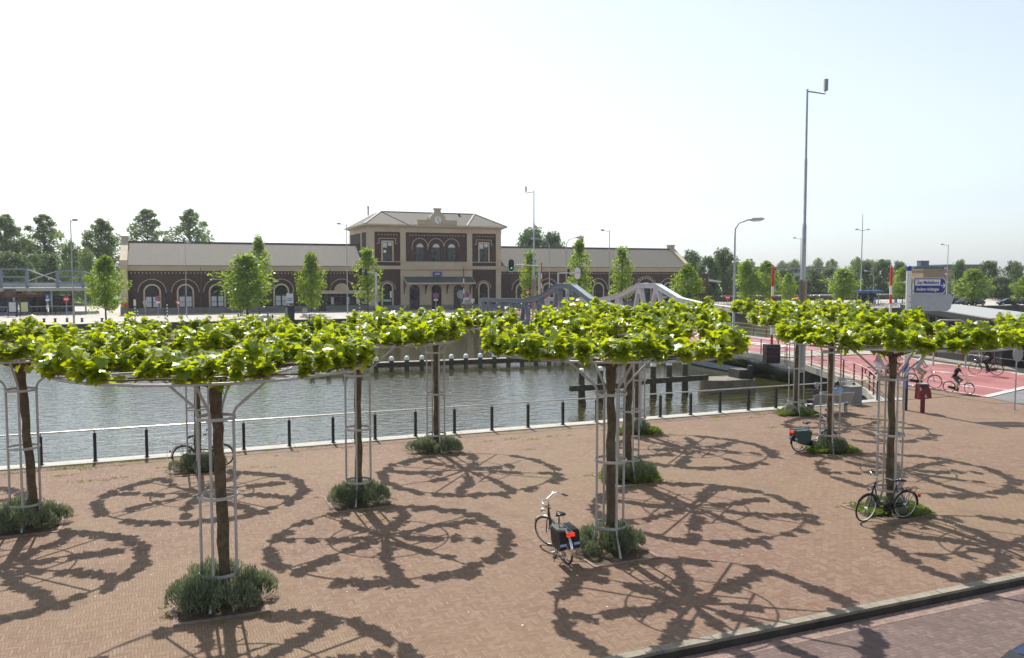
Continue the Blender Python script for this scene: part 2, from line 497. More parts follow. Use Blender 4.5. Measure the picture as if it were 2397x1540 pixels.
def crown_meshes(seed):
    rr = random.Random(seed)
    lf = MB(); br = MB(); clusters = []
    ns = 8
    offs = rr.uniform(0, 1)
    for k in range(ns):
        a = 2*math.pi*(k+offs)/ns + rr.uniform(-.12, .12)
        Lr = rr.uniform(2.25, 2.58)
        pts = []; rs = []
        for i in range(6):
            t = i/5
            aa = a + .10*math.sin(t*5+k) * (1-.3*t)
            r_ = .05 + Lr*t
            pts.append((r_*math.cos(aa), r_*math.sin(aa), 3.86 + .30*min(1, t*2.2) + .08*t + rr.uniform(-.02,.03)))
            rs.append(.050*(1-t) + .014)
        br.tube(pts, rs, 6)
        d = .42
        while d < Lr:
            if rr.random() < .74:
                t = d/Lr; i = min(int(t*5), 4); q = t*5 - i
                p = Vector(pts[i]).lerp(Vector(pts[i+1]), q)
                clusters.append((p, rr.uniform(.7, 1.15)))
            d += rr.uniform(.17, .30)
    # outer ring of trained shoots
    a = 0
    while a < 2*math.pi:
        gap = math.sin(a*3 + seed) + math.sin(a*7 + seed*2)*.5
        if gap > -1.15:
            rad = 2.55 + rr.uniform(-.07, .07)
            clusters.append((Vector((rad*math.cos(a), rad*math.sin(a), PLAT + rr.uniform(0,.06))), rr.uniform(.85, 1.35)))
        a += rr.uniform(.07, .125) if rr.random() < .85 else rr.uniform(.16, .26)
    tw = MB()
    for a0 in range(0, 360, 12):
        if rr.random() < .8:
            pts = [(2.55*math.cos(R(a0+d)), 2.55*math.sin(R(a0+d)), PLAT + .03 + rr.uniform(-.01,.03)) for d in (0,5,10,14)]
            br.tube(pts, [.018,.017,.014,.008], 5)
    for p, s in clusters:
        nsh = rr.choice((2,3,3))
        for q in range(nsh):
            h = s*rr.uniform(.06, .44); ang = rr.uniform(0, 2*math.pi); ln = rr.uniform(.0, .11)
            tip = p + Vector((ln*math.cos(ang), ln*math.sin(ang), h))
            br.tube([p, p.lerp(tip, .5) + Vector((0,0,.03)), tip], [.009,.007,.003], 4, cap=False)
            nl = rr.randint(13, 19)
            for i in range(nl):
                t = rr.uniform(.08, 1.05)
                base = p.lerp(tip, t); ya = rr.uniform(0, 2*math.pi)
                base = base + Vector((-math.sin(ya), math.cos(ya), 0))*rr.uniform(.0,.05)
                pit = rr.gauss(-.2, .5)
                if t < .2: pit -= .15
                add_leaf(lf, base, rr.uniform(.07, .185)*(.8+.25*s), ya, pit, rr.gauss(0,.45), rr)
        if rr.random() < .07:      # hanging leaves
            for i in range(3):
                ya = rr.uniform(0, 6.28)
                add_leaf(lf, p + Vector((rr.uniform(-.12,.12), rr.uniform(-.12,.12), rr.uniform(-.12,.02))), rr.uniform(.14,.22), ya, rr.uniform(-1.3,-.5), rr.gauss(0,.4), rr)
    return lf.mesh('crown', False), br.mesh('branches')
CROWNS = [crown_meshes(s) for s in (3, 17, 29, 41, 53, 67)]
for lm, bm_ in CROWNS: lm.materials.append(M['planeleaf']); bm_.materials.append(M['bark'])
def trunk_mb(rr, lean):
    mb = MB(); pts = []; rs = []
    for i in range(15):
        t = i/14
        pts.append((lean[0]*(1-t) + rr.uniform(-.018,.018), lean[1]*(1-t) + rr.uniform(-.018,.018), -.05 + 4.0*t))
        rs.append((.135 if i == 0 else .100 - .016*t + rr.uniform(-.008,.010)) + (.02 if i > 12 else 0))
    mb.tube(pts, rs, 12)
    return mb

def guard_proto():
    t = thing('tree_guard', 'x', 'tree guard', group='white steel tree guards')
    for k in range(4):
        a = R(45 + 90*k); c, s = math.cos(a), math.sin(a)
        mb = MB(); prof = [(.52,-.02),(.44,.20),(.345,.40),(.315,.52),(.31,.7),(.31,3.24),(.315,3.36),(.36,3.46),(1.06,4.07),(1.10,4.11)]
        mb.tube([(r_*c, r_*s, z) for r_, z in prof], .026, 8)
        mb.build('pole', M['steelwhite'], t)
    for z in (.56, 1.92, 3.29):
        mb = MB(); mb.hoop((0,0,z), .333, .055, .008); mb.build('hoop', M['steelwhite'], t)
    mb = MB(); mb.ring((0,0,4.13), 1.3, .022, 48); mb.build('inner_ring', M['steelwhite'], t)
    mb = MB(); mb.ring((0,0,4.18), 2.55, .024, 64); mb.build('outer_ring', M['steelwhite'], t)
    for k in range(4):
        a = R(90*k); mb = MB()
        mb.beam((.16*math.cos(a), .16*math.sin(a), 4.15), (2.55*math.cos(a), 2.55*math.sin(a), 4.20), .045, .035)
        mb.build('radial_bar', M['steelwhite'], t)
    for k in range(2):
        mb = MB(); s = (-1, 1)[k]
        mb.beam((-1.05, s*.75, 4.11), (1.05, s*.75, 4.11), .04, .03); mb.build('cross_bar', M['steelwhite'], t)
    return t

def bush_meshes(seed, n, rad, hgt, spread, blade=(.04,.09)):
    rr = random.Random(seed); mb = MB(); st = MB()
    lumps = []
    for i in range(26):
        a = rr.uniform(0, 6.28); d = rad*math.sqrt(rr.uniform(0, .8))
        lumps.append((d*math.cos(a)*spread, d*math.sin(a), rr.uniform(.22,.36)*rad, hgt*rr.uniform(.75,1.15)*(1 - .4*(d/rad)**2)))
    for i in range(n):
        lx, ly, lr, lh = rr.choice(lumps)
        a = rr.uniform(0, 6.28); e = math.asin(rr.uniform(0, 1))
        d = Vector((math.cos(a)*math.cos(e), math.sin(a)*math.cos(e), math.sin(e)))
        k = rr.uniform(.72, 1.0)
        p = Vector((lx + d.x*lr*k, ly + d.y*lr*k, max(.0, lh*(.10 + .30*rr.random())*(1-d.z) + d.z*lh*.95*k)))
        dd = (d*.8 + Vector((rr.uniform(-.5,.5), rr.uniform(-.5,.5), .65))).normalized()
        L = rr.uniform(*blade); wv = dd.cross(Vector((rr.uniform(-1,1), rr.uniform(-1,1), .2))).normalized()*L*.10
        m_ = p + dd*L*.55 + Vector((0,0,.01))
        mb.add([p - wv*.6, p + wv*.6, m_ + wv, m_ - wv, p + dd*L], [(0,1,2,3),(3,2,4)])
    for lx, ly, lr, lh in lumps:
        st.tube([(lx*.3, ly*.3, 0), (lx*.7, ly*.7, lh*.4), (lx, ly, lh*.75)], [.012,.009,.004], 5, cap=False)
    return mb, st
BUSH = []
for i, (n, rad, hg) in enumerate(((17000,.80,.66),(15000,.74,.6),(15000,.76,.58))):
    mb, st = bush_meshes(40+i, n, rad, hg, 1.12)
    BUSH.append((mb.mesh('foliage', False), st.mesh('stems')))
for a, b_ in BUSH: a.materials.append(M['sage']); b_.materials.append(M['wood'])
mb, st = bush_meshes(77, 3500, .60, .30, 1.2, (.10,.2)); GRASSB = (mb.mesh('foliage', False), st.mesh('stems'))
GRASSB[0].materials.append(M['weed']); GRASSB[1].materials.append(M['wood'])

guard0 = guard_proto(); used_guard = False
ZS = {'T8':.955,'T2':.97,'T0':.96,'T5':1.02,'T6':1.03,'T7':1.03,'T1':1.01,'T10':1.02}
def mesh_obj(name, me, parent):
    o = bpy.data.objects.new(name, me); col.objects.link(o); o.parent = parent; return o
for i, (key, tx, ty, ph, var) in enumerate(TREES):
    rr = random.Random(100+i)
    rot = QA + R(rr.choice((0,90,180,270)))
    t = thing('plane_tree', 'flat trained plane tree ' + ph, 'tree', (tx, ty, 0), rot, 'flat trained plane trees on the square')
    lean = {'T2': (-.0, .0), 'T1': (.10,.0)}.get(key, (rr.uniform(-.05,.05), rr.uniform(-.05,.05)))
    if key == 'T2': lean = (math.cos(-rot)*.22, math.sin(-rot)*.22)
    if key == 'T1': lean = (math.cos(-rot)*.12, math.sin(-rot)*.12)
    trunk_mb(rr, lean).build('trunk', M['bark'], t)
    t.scale = (1, 1, ZS.get(key, 1.0))
    mesh_obj('crown', CROWNS[i % 6][0], t); mesh_obj('branches', CROWNS[i % 6][1], t)
    lab = 'white steel guard around the tree ' + ph
    if not used_guard:
        guard0.location = (tx, ty, 0); guard0.rotation_euler = (0,0,R(46)); guard0['label'] = lab; guard0.scale = (1,1,ZS['T1']); used_guard = True
    else:
        copy_tree(guard0, (tx, ty, 0), R({'T2':65,'T3':47,'T4':72,'T5':64,'T11':46,'T6':60}.get(key, 45+rr.uniform(-20,20))), lab, (1,1,ZS.get(key, 1.0)))
    if key in ('T12', 'T0'): continue
    # bed with its edging and bush
    mb = MB(); mb.flat([(-.70,-.70),(.70,-.70),(.70,.70),(-.70,.70)], -.05, .012)
    o = mb.build('planting_bed', M['soil']); o['kind'] = 'structure'; o.location = (tx, ty, 0); o.rotation_euler = (0,0,QA)
    mb = MB()
    for a, b_, c, d in ((-.78,-.78,.78,-.702),(-.78,.702,.78,.78),(-.78,-.702,-.702,.702),(.702,-.702,.78,.702)): mb.flat([(a,b_),(c,b_),(c,d),(a,d)], -.05, .022)
    o = mb.build('bed_edging', gm); o['kind'] = 'structure'; o.location = (tx, ty, 0); o.rotation_euler = (0,0,QA)
    bi = {'T1':0,'T2':0,'T3':1,'T4':1,'T5':0,'T6':1,'T8':2,'T9':2,'T10':2}.get(key, 2)
    nm = {'T7':'small grey green clump with long stems','T11':'sparse grassy clump','T10':'low grey green bush in grass'}.get(key, 'grey green dense bush')
    bsh = thing('herb_bush', nm + ' under the tree ' + ph, 'bush', (tx, ty, 0), QA + R(rr.choice((0,180)) + rr.uniform(-20,20)), 'grey green bushes at the tree feet')
    sc_ = {'T1':(1.12,1.08,1.12),'T5':(1.0,1.0,.95),'T2':(1.1,1,1.0),'T3':(1.1,1.05,1.0),'T4':(1.3,1.1,.85),'T6':(1.15,1,1.05),'T7':(.8,.8,.9),'T8':(1.1,1,.95),'T9':(.85,.85,.9),'T10':(.95,.8,.75),'T11':(.75,.75,.7)}[key]
    bsh.scale = (sc_[0]*.85, sc_[1]*.88, sc_[2]*1.0)
    mesh_obj('foliage', BUSH[bi][0], bsh); mesh_obj('stems', BUSH[bi][1], bsh)
    if key in ('T7','T10','T11','T9','T6'):
        gt = thing('grass_tuft', 'green grass tuft under the tree ' + ph, 'grass tuft', (tx+.05, ty-.1, 0), QA, 'grass tufts round the tree beds')
        mesh_obj('foliage', GRASSB[0], gt); gt.scale = (1.15,1.15,.55)

# weeds and moss between the pavers: uncountable ground growth
rr = random.Random(5); mb = MB()
spots = []
for i in range(170):
    a = rr.choice((rr.uniform(-18, 30), rr.uniform(-16, 2))); b_ = rr.choice((28.2, 28.25, rr.uniform(25.0,28.2), rr.uniform(26.5,28.3)))
    spots.append((a, b_, rr.uniform(.05,.20)))
for t_ in TREES[:11]:
    for k in range(7):
        a = t_[1]*cq + t_[2]*sq; b_ = -t_[1]*sq + t_[2]*cq
        s = rr.choice((-1,1)); q = rr.uniform(-.9,.9)
        if rr.random() < .5: spots.append((a+q, b_+s*.92, rr.uniform(.03,.10)))
        else: spots.append((a+s*.92, b_+q, rr.uniform(.03,.10)))
for a, b_, s in spots:
    for k in range(int(14 + s*160)):
        da, db = rr.gauss(0, s), rr.gauss(0, s*.35)
        if b_+db > 28.33: db = 28.3-b_
        L = rr.uniform(.02,.05)+s*.15; an = rr.uniform(0,6.28)
        p = Vector((a+da, b_+db, 0.0)); d = Vector((math.cos(an)*.7, math.sin(an)*.7, rr.uniform(.3,1))).normalized()*L
        wv = Vector((-math.sin(an), math.cos(an), 0))*L*.18
        mb.add([p-wv, p+wv, p+d], [(0,1,2)])
o = mb.build('weeds', M['weed'], None, False); o.rotation_euler = (0,0,QA); tag(o, 'thin green weeds in the paving joints', 'weeds', kind='stuff')
rr = random.Random(8); mb = MB()
for i in range(170):
    a = rr.uniform(-14, 24); b_ = rr.uniform(11.2, 27); s = rr.uniform(.010,.028)
    an = rr.uniform(0, 6.28)
    mb.add([(a+s*math.cos(an+q)*rr.uniform(.6,1.2), b_+s*math.sin(an+q)*rr.uniform(.5,1), .004+rr.uniform(0,.008)) for q in (0,1.3,2.6,3.9,5.1)], [(0,1,2,3,4)])
o = mb.build('litter', mat('litter_bits', (.62,.58,.52), .8, var=.4, scale=1.2), None, False); o.rotation_euler = (0,0,QA); tag(o, 'pale scraps and leaf litter strewn over the clinker paving', 'litter', kind='stuff')
#=PART2=
# ------------------------------------------------------------------ quay railing
t = thing('quay_railing', 'long quay railing with black posts, steel handrail and thin wires along the water', 'railing', (0,0,0), QA)
a0, a1, RB = -24.2, 30.4, 28.62
n = int((a1-a0)/1.475)
for i in range(n+1):
    a = a0 + (a1-a0)*i/n; mb = MB()
    mb.box(a-.045, RB-.045, .03, a+.045, RB+.045, .92); mb.box(a-.012, RB-.012, .92, a+.012, RB+.012, .985)
    mb.box(a-.075, RB-.075, .036, a+.075, RB+.075, .05)
    mb.build('post', M['black'], t)
mb = MB(); mb.tube([(a0-.3,RB,1.005),(a1+.25,RB,1.005)], .026, 10); mb.build('handrail', M['rail'], t)
for z in (.17,.32,.47,.62,.77):
    mb = MB(); mb.tube([(a0,RB,z),(a1,RB,z)], .0045, 5); mb.build('wire', M['wire'], t)

# ------------------------------------------------------------------ jetty beam and dolphins in the water
t = thing('jetty', 'long low timber fender jetty with white capped posts across the canal', 'jetty', (-9.76,60.89,0), R(20.0))
mb = MB(); mb.box(-5.2,-.35,-.95,24,.35,-.62); mb.build('fender_beam', M['wood'], t)
mb = MB()
for i in range(30): mb.box(-5.2+i*.974,-.34,-.618,-5.2+i*.974+.95,.34,-.575)
mb.build('walkway', M['woodpale'], t)
for i in range(26):
    x = -4.9 + i*1.14
    mb = MB(); mb.lathe([(.17,-3),(.17,-.42)], 12, (x,-.46,0)); p = mb.build('pile', M['wood'], t)
    mb = MB(); mb.lathe([(.19,-.42),(.19,-.30),(.165,-.2),(.10,-.13),(.03,-.11)], 12, (x,-.46,0)); mb.build('cap', M['white'], p)
def dolphin(label, pts, beam):
    t = thing('mooring_dolphin', label, 'mooring post', (pts[0][0], pts[0][1], 0), 0, 'timber mooring dolphins in the canal')
    ox, oy = pts[0]
    for x, y in pts:
        x -= ox; y -= oy
        mb = MB(); mb.lathe([(.20,-3.5),(.185,-.6),(.155,.6)], 12, (x,y,0)); p = mb.build('pile', M['wood'], t)
        mb = MB(); mb.lathe([(.175,.6),(.175,.68),(.15,.76),(.08,.81),(.02,.82)], 12, (x,y,0)); mb.build('cap', M['white'], p)
        mb = MB(); mb.tube([(x+.35,y+.5,-3),(x+.05,y+.1,-.35)], .13, 8); mb.build('raking_pile', M['wood'], t)
    (bx0, by0), (bx1, by1) = beam
    mb = MB(); mb.beam((bx0-ox,by0-oy-.2,-.22),(bx1-ox,by1-oy-.2,-.22), .22, .30); mb.build('waling', M['wood'], t)
dolphin('two white capped timber piles joined by a beam, left in the canal', [(3.75,44.5),(4.85,45.4)], ((3.1,44.2),(6.9,45.9)))
dolphin('three white capped timber piles on a long beam near the bridge pier', [(8.1,47.4),(9.15,48.1),(10.2,48.7)], ((6.9,46.9),(11.6,49.2)))

# ------------------------------------------------------------------ red road, ramp and steel bridge
BD = Vector((-.317,.948,0)).normalized(); BN = Vector((BD.y,-BD.x,0))
B0 = Vector((17.6,54.5,0))
BW = 10.0
def bz(tt): return .42 if tt < 55 else max(.02, .42 - (tt-55)*.022)
def bp(tt, s, z=0.0): return B0 + BD*tt + BN*s + Vector((0,0,z))
def strip(mb, L, Rr, dz=0.0, thick=0.0):
    n = len(L)
    vs = [(p[0],p[1],p[2]+dz) for p in L] + [(p[0],p[1],p[2]+dz) for p in Rr]
    mb.add(vs, [(i, n+i, n+i+1, i+1) for i in range(n-1)])
    if thick:
        for S in (L, Rr):
            vv = [(p[0],p[1],p[2]+dz) for p in S] + [(p[0],p[1],p[2]+dz-thick) for p in S]
            mb.add(vv, [(i, i+1, n+i+1, n+i) for i in range(n-1)])
        for k in (0, n-1):
            mb.add([(L[k][0],L[k][1],L[k][2]+dz),(Rr[k][0],Rr[k][1],Rr[k][2]+dz),(Rr[k][0],Rr[k][1],Rr[k][2]+dz-thick),(L[k][0],L[k][1],L[k][2]+dz-thick)], [(0,1,2,3)])
        mb.add([(p[0],p[1],p[2]+dz-thick) for p in L] + [(p[0],p[1],p[2]+dz-thick) for p in Rr], [(i, i+1, n+i+1, n+i) for i in range(n-1)])
# concrete ramp slab between quay and bridge
FL = [(17.0,38.55,.006),(18.0,42.0,.03),(18.35,44.6,.07),(18.45,48,.15),(18.2,52,.30),(17.6,54.5,.36)]
FR = [(33.0,45.6,.006),(31.6,48.3,.03),(30.2,51.2,.08),(28.9,53.6,.16),(27.8,56.2,.30),(27.08,57.67,.36)]
mb = MB(); strip(mb, FL, FR, 0, .38); struct('road_ramp', mb, M['concrete'])
RL = [(22.6,39.2,.014),(21.4,41.9,.034),(20.3,44.6,.075),(19.7,48,.155),(19.1,52,.305),(18.55,54.8,.366)]
RR_ = [(31.2,46.4,.014),(30.2,48.6,.034),(28.9,51,.085),(27.6,53.4,.166),(26.6,55.8,.306),(26.15,57.35,.366)]
mb = MB(); strip(mb, RL, RR_, .006)
LL = [bp(tt, .95, bz(tt)) for tt in range(0, 82, 4)]; LR = [bp(tt, BW-.95, bz(tt)) for tt in range(0, 82, 4)]
LL[0] = Vector((18.55,54.8,.372)); LR[0] = Vector((26.15,57.35,.372))
mb2 = MB(); strip(mb2, LL, LR, .012)
mb.add(mb2.v, mb2.f); struct('red_road', mb, M['redroad'])
mb = MB(); mb.add([(22.7,39.15,.012),(22.95,37.4,.012),(24.6,31,.012),(30,24,.012),(70,42,.012),(70,56,.012),(31.3,46.3,.012)], [tuple(range(7))]); struct('grey_road', mb, M['asphalt'])
mb = MB(); strip(mb, [(18.6,40.6,.02),(19.0,44.6,.075),(18.9,48,.155),(18.6,52,.305)], [(21.3,41.8,.03),(20.22,44.6,.075),(19.62,48,.155),(19.02,52,.305)], .010); struct('side_path', mb, M['sandpath'])
mb = MB(); e0 = Q(30.95,28.36); e1 = Q(36.4,28.36); mb.add([(e0[0],e0[1],.013),(e1[0],e1[1],.014),(22.55,39.3,.022),(21.35,41.95,.046),(20.25,44.6,.094),(18.5,44.6,.094),(18.15,42.0,.056)], [tuple(range(7))]); struct('brick_corner', mb, M['plaza'])
mb = MB()
def mark(pts, dz=.012): mb.add([(p[0],p[1],p[2]+dz) for p in pts], [tuple(range(len(pts)))])
def lerp3(a, b, f): return tuple(a[i]+(b[i]-a[i])*f for i in range(3))
for i in range(len(RL)-1):
    for f0, wd in ((.02,.012),(.30,.012),(.975,.012)):
        mark([lerp3(RL[i],RR_[i],f0), lerp3(RL[i],RR_[i],f0+wd), lerp3(RL[i+1],RR_[i+1],f0+wd), lerp3(RL[i+1],RR_[i+1],f0)])
for tt in range(0, 76, 4):
    for s in (3.2, 6.9):
        mark([bp(tt,s,bz(tt)), bp(tt,s+.12,bz(tt)), bp(tt+3.9,s+.12,bz(tt+3.9)), bp(tt+3.9,s,bz(tt+3.9))], .02)
mark([(22.75,39.3,.015),(31.3,46.45,.015),(31.1,46.75,.015),(22.6,39.65,.015)])
def arrow(c, d, L):
    c = Vector(c); d = Vector(d).normalized(); s = Vector((d.y,-d.x,0))
    mark([c, c - s*.07, c - s*.07 - d*L, c + s*.07 - d*L, c + s*.07], .014)
    mark([c + d*1.0, c - s*.32, c + s*.32], .0145)
arrow((23.5,43.2,.04), (.40,-1,0), 2.0); arrow((25.6,48.6,.10), (-.35,1,0), 2.0)
mark([bp(6,4.0,.43), bp(6,6.6,.43), bp(14,5.3,.43)]); 
struct('road_marking', mb, M['line'])
# right hand footway beside the road
mb = MB(); strip(mb, [(31.3,46.6,.03),(30.3,48.8,.05),(29.0,51.2,.10),(27.7,53.6,.18),(26.75,55.9,.32)], [(32.6,46.6,.03),(31.6,48.9,.05),(30.25,51.4,.10),(28.9,53.9,.18),(27.85,56.4,.32)], .12, .14); struct('footway', mb, M['kerb'])

bridge = thing('swing_bridge', 'steel road bridge with two humped trusses and red deck over the canal', 'bridge', tuple(B0), 0)
def loc(p): return Vector(p) - B0
mb = MB()
D0 = [loc(bp(tt, 0, bz(tt))) for tt in range(0, 82, 4)]; D1 = [loc(bp(tt, BW, bz(tt))) for tt in range(0, 82, 4)]
strip(mb, D0, D1, .004, .35); mb.build('deck', M['concrete'], bridge)
mb = MB()
for s in (.3, 3.3, 6.6, 9.7):
    mb.beam(loc(bp(10, s, -.22)), loc(bp(57, s, -.22)), .3, .55)
mb.build('girder', M['trussblue'], bridge)
mb = MB()
for s in (.25, 9.75): mb.beam(loc(bp(5, s, -.95)), loc(bp(57, s, -.72)), .25, .38)
mb.build('lower_girder', M['trussblue'], bridge)
PROF = [(17,2.80),(21,2.85),(25.4,3.02),(30.2,3.48),(35.1,4.86),(39.4,4.86),(44.5,3.52),(50.2,2.92),(69.5,2.5)]
LEGS = [(24.5,1.2),(29.6,1.3),(35.2,1.7),(39.3,1.7),(44.8,1.4),(50.4,1.2),(55.5,1.1),(60.5,1.0),(65.5,1.0),(69.2,.9)]
def topz(tt):
    for (a, za), (b_, zb) in zip(PROF, PROF[1:]):
        if a <= tt <= b_: return za + (zb-za)*(tt-a)/(b_-a)
    return PROF[0][1]
for s, mm in ((0.0,'trussblue'),(BW,'trusswhite')):
    mb = MB()
    for (a, za), (b_, zb) in zip(PROF, PROF[1:]):
        mb.beam(loc(bp(a, s, za-.2)), loc(bp(b_, s, zb-.2)), .46, .42)
    for (a, za), (b_, zb) in zip(PROF, PROF[1:]):
        mb.beam(loc(bp(a, s, za+.035)), loc(bp(b_, s, zb+.035)), .66, .05); mb.beam(loc(bp(a, s, za-.435)), loc(bp(b_, s, zb-.435)), .62, .05)
    for a, za in PROF[1:-1]:
        mb.beam(loc(bp(a-.3, s, za-.2)), loc(bp(a+.3, s, za-.2)), .455, .43)
    tr = mb.build('truss', M[mm], bridge)
    for tt, hw in LEGS:
        mb = MB(); z1 = topz(tt)-.38; zb = bz(tt)-.2
        for q in (-1, 1):
            mb.beam(loc(bp(tt+q*.28, s, z1)), loc(bp(tt+q*hw, s, zb)), .46, .32, up=BD)
        mb.prism([(-.62,0),(.62,0),(.5,-.75),(-.5,-.75)], -.2, .2, lambda u, v, a, tt=tt, s=s, z1=z1: tuple(loc(bp(tt+u, s+a, z1+.02+v))))
        mb.build('leg', M[mm], tr)
    mb = MB()
    for z in (.45,.8,1.15):
        mb.tube([loc(bp(22, s+(.5 if s == 0 else -.5), bz(22)+z)), loc(bp(70, s+(.5 if s == 0 else -.5), bz(70)+z))], .03, 6)
    for tt in range(22, 71, 2):
        c = bp(tt, s+(.5 if s == 0 else -.5), bz(tt)); mb.beam(loc(c), loc(c+Vector((0,0,1.15))), .06, .06)
    mb.build('guard_rail', M['redrail'], bridge)
mb = MB()
for tt in range(22, 70, 1):
    for q in (0, .5):
        c = bp(tt+q, BW-.42, bz(tt)); mb.beam(loc(c), loc(c+Vector((0,0,1.0))), .03, .03)
mb.build('baluster_screen', M['redrail'], bridge)
mb = MB(); mb.lathe([(.9,-4),(.9,.2)], 20, tuple(loc(bp(45,5,0)))); mb.build('pivot', M['black'], bridge)
mb = MB(); c = loc(bp(45,5,0))
mb.lathe([(2.4,-5),(2.4,-.75),(2.3,-.62)], 32, tuple(c)); mb.build('pivot_pier', M['darkconc'], bridge)
t = thing('bridge_pier', 'rounded concrete bridge pier at the water edge under the ramp', 'pier', (13.1,50.2,0), R(18))
mb = MB(); pl = [(-.8+1.05*math.cos(R(a)) , 1.05*math.sin(R(a))) for a in range(90, 271, 15)] + [(1.3,-1.05),(1.3,1.05)]
mb.flat(pl, -4, -.42); mb.build('pier_base', mat('pier_concrete', (.19,.165,.125), .85, var=.3, scale=1.5, bump=.01), t)
mb = MB(); mb.box(.5,-.5,-.42,1.38,.7,.1); mb.build('bearing_block', M['darkconc'], t)
mb = MB(); mb.box(.9,-.95,-.42,1.15,-.7,.4); mb.build('support_post', M['black'], t)
t = thing('abutment_wall', 'dark concrete abutment in shade under the road ramp', 'wall', (0,0,0))
mb = MB(); mb.add([(18.6,39.6,-.3),(19.6,44.6,-.3),(19.6,52,-.1),(18.9,55.2,-.02),(26,57.4,-.02),(31,48,-.3),(32,46,-.36),(18.6,39.6,-4),(19.6,44.6,-4),(19.6,52,-4),(18.9,55.2,-4),(26,57.4,-4),(31,48,-4),(32,46,-4)],
  [(i, (i+1)%7, 7+(i+1)%7, 7+i) for i in range(7)]); mb.build('wall_face', M['darkconc'], t)

# red road railings
def railing(name, label, pts, hs, m, pm, every, grp=None, r=.03):
    t = thing(name, label, 'railing', pts[0], 0, grp); o = Vector(pts[0]); P_ = [Vector(p)-o for p in pts]
    for h in hs:
        mb = MB(); mb.tube([p + Vector((0,0,h)) for p in P_], r if h == hs[-1] else r*.7, 8); mb.build('rail', m, t)
    acc = 0; nxt = 0.0
    for a, b_ in zip(P_, P_[1:]):
        L = (b_-a).length
        while nxt <= acc + L + 1e-6:
            q = a.lerp(b_, (nxt-acc)/L); mb = MB(); mb.beam(q - Vector((0,0,.1)), q + Vector((0,0,hs[-1])), .08, .055); mb.build('post', pm, t); nxt += every
        acc += L
    return t
M['railpink'] = mat('worn_red_rail', (.50,.34,.32), .35, .4, var=.15, scale=2)
railing('road_railing', 'dark red railing along the left edge of the road ramp', [(p[0]+.12,p[1],p[2]) for p in FL], (.35,.68,1.02), M['railpink'], M['redrail'], 1.55)
railing('road_railing', 'dark red railing on the right side of the road by the black building', [(33.4,46.8,.1),(31.7,48.95,.16),(30.35,51.45,.22),(29.0,53.95,.3),(27.95,56.45,.42)], (.45,1.05), M['railpink'], M['redrail'], 2.0)
railing('road_railing', 'dark red railing beside the bridge joint, left of the striped boom', [tuple(bp(tt,.15,.37)) for tt in (0.3,4,8,12,16,20)], (.4,.75,1.1), M['railpink'], M['redrail'], 1.9)
railing('road_railing', 'dark red railing at the right bridge end', [tuple(bp(tt,BW-.15,.37)) for tt in (0,4,8,12,16,20)], (.4,.75,1.1), M['railpink'], M['redrail'], 1.9)

# ------------------------------------------------------------------ text helper
def text_mesh(body, size, depth=.004, align='CENTER', bold=0.0, spacing=1.0, xs=1.0):
    cu = bpy.data.curves.new('lettering', 'FONT'); cu.body = body; cu.size = size; cu.extrude = depth
    cu.align_x = align; cu.align_y = 'CENTER'; cu.offset = bold; cu.space_character = spacing
    o = bpy.data.objects.new('lettering', cu); col.objects.link(o)
    dg = bpy.context.evaluated_depsgraph_get()
    me = bpy.data.meshes.new_from_object(o.evaluated_get(dg))
    bpy.data.objects.remove(o); bpy.data.curves.remove(cu)
    for v in me.vertices: v.co.x *= xs
    return me
def text(body, size, m, parent, loc, rot, name='lettering', **k):
    me = text_mesh(body, size, **k); me.materials.clear(); me.materials.append(m)
    o = bpy.data.objects.new(name, me); col.objects.link(o); o.parent = parent
    o.location = loc; o.rotation_euler = rot
    return o
#=STATION=
# ------------------------------------------------------------------ railway station
ST = thing('station_building', 'long dark brick railway station with cream trim and clock gable', 'station', (-57.42,124.39,0), R(22.2))
def lay(x, y, z): return (x, y, z)
def arch_pts(cx, z0, zs, r, n=16):
    return [(cx-r, z0)] + [(cx-r*math.cos(math.pi*i/n), zs+r*math.sin(math.pi*i/n)) for i in range(n+1)] + [(cx+r, z0)]
def arch_band(mb, cx, z0, zs, r0, r1, y0, y1, zo0=None):
    A = arch_pts(cx, z0, zs, r0); B = arch_pts(cx, zo0 if zo0 is not None else z0, zs, r1); n = len(A)
    vs = [(x, y0, z) for x, z in A] + [(x, y0, z) for x, z in B] + [(x, y1, z) for x, z in A] + [(x, y1, z) for x, z in B]
    fs = []
    for i in range(n-1):
        fs += [(i, i+1, n+i+1, n+i), (2*n+i, 2*n+i+1, i+1, i), (n+i, n+i+1, 3*n+i+1, 3*n+i), (3*n+i, 3*n+i+1, 2*n+i+1, 2*n+i)]
    fs += [(0, n, 3*n, 2*n), (n-1, 2*n-1, 4*n-1, 3*n-1)]
    mb.add(vs, fs)
def panel(mb, pts, y0, y1):
    mb.prism(pts, y0, y1, lambda u, v, a: (u, a, v))
def rect(x0, z0, x1, z1): return [(x0,z0),(x1,z0),(x1,z1),(x0,z1)]
DEP = 12.0
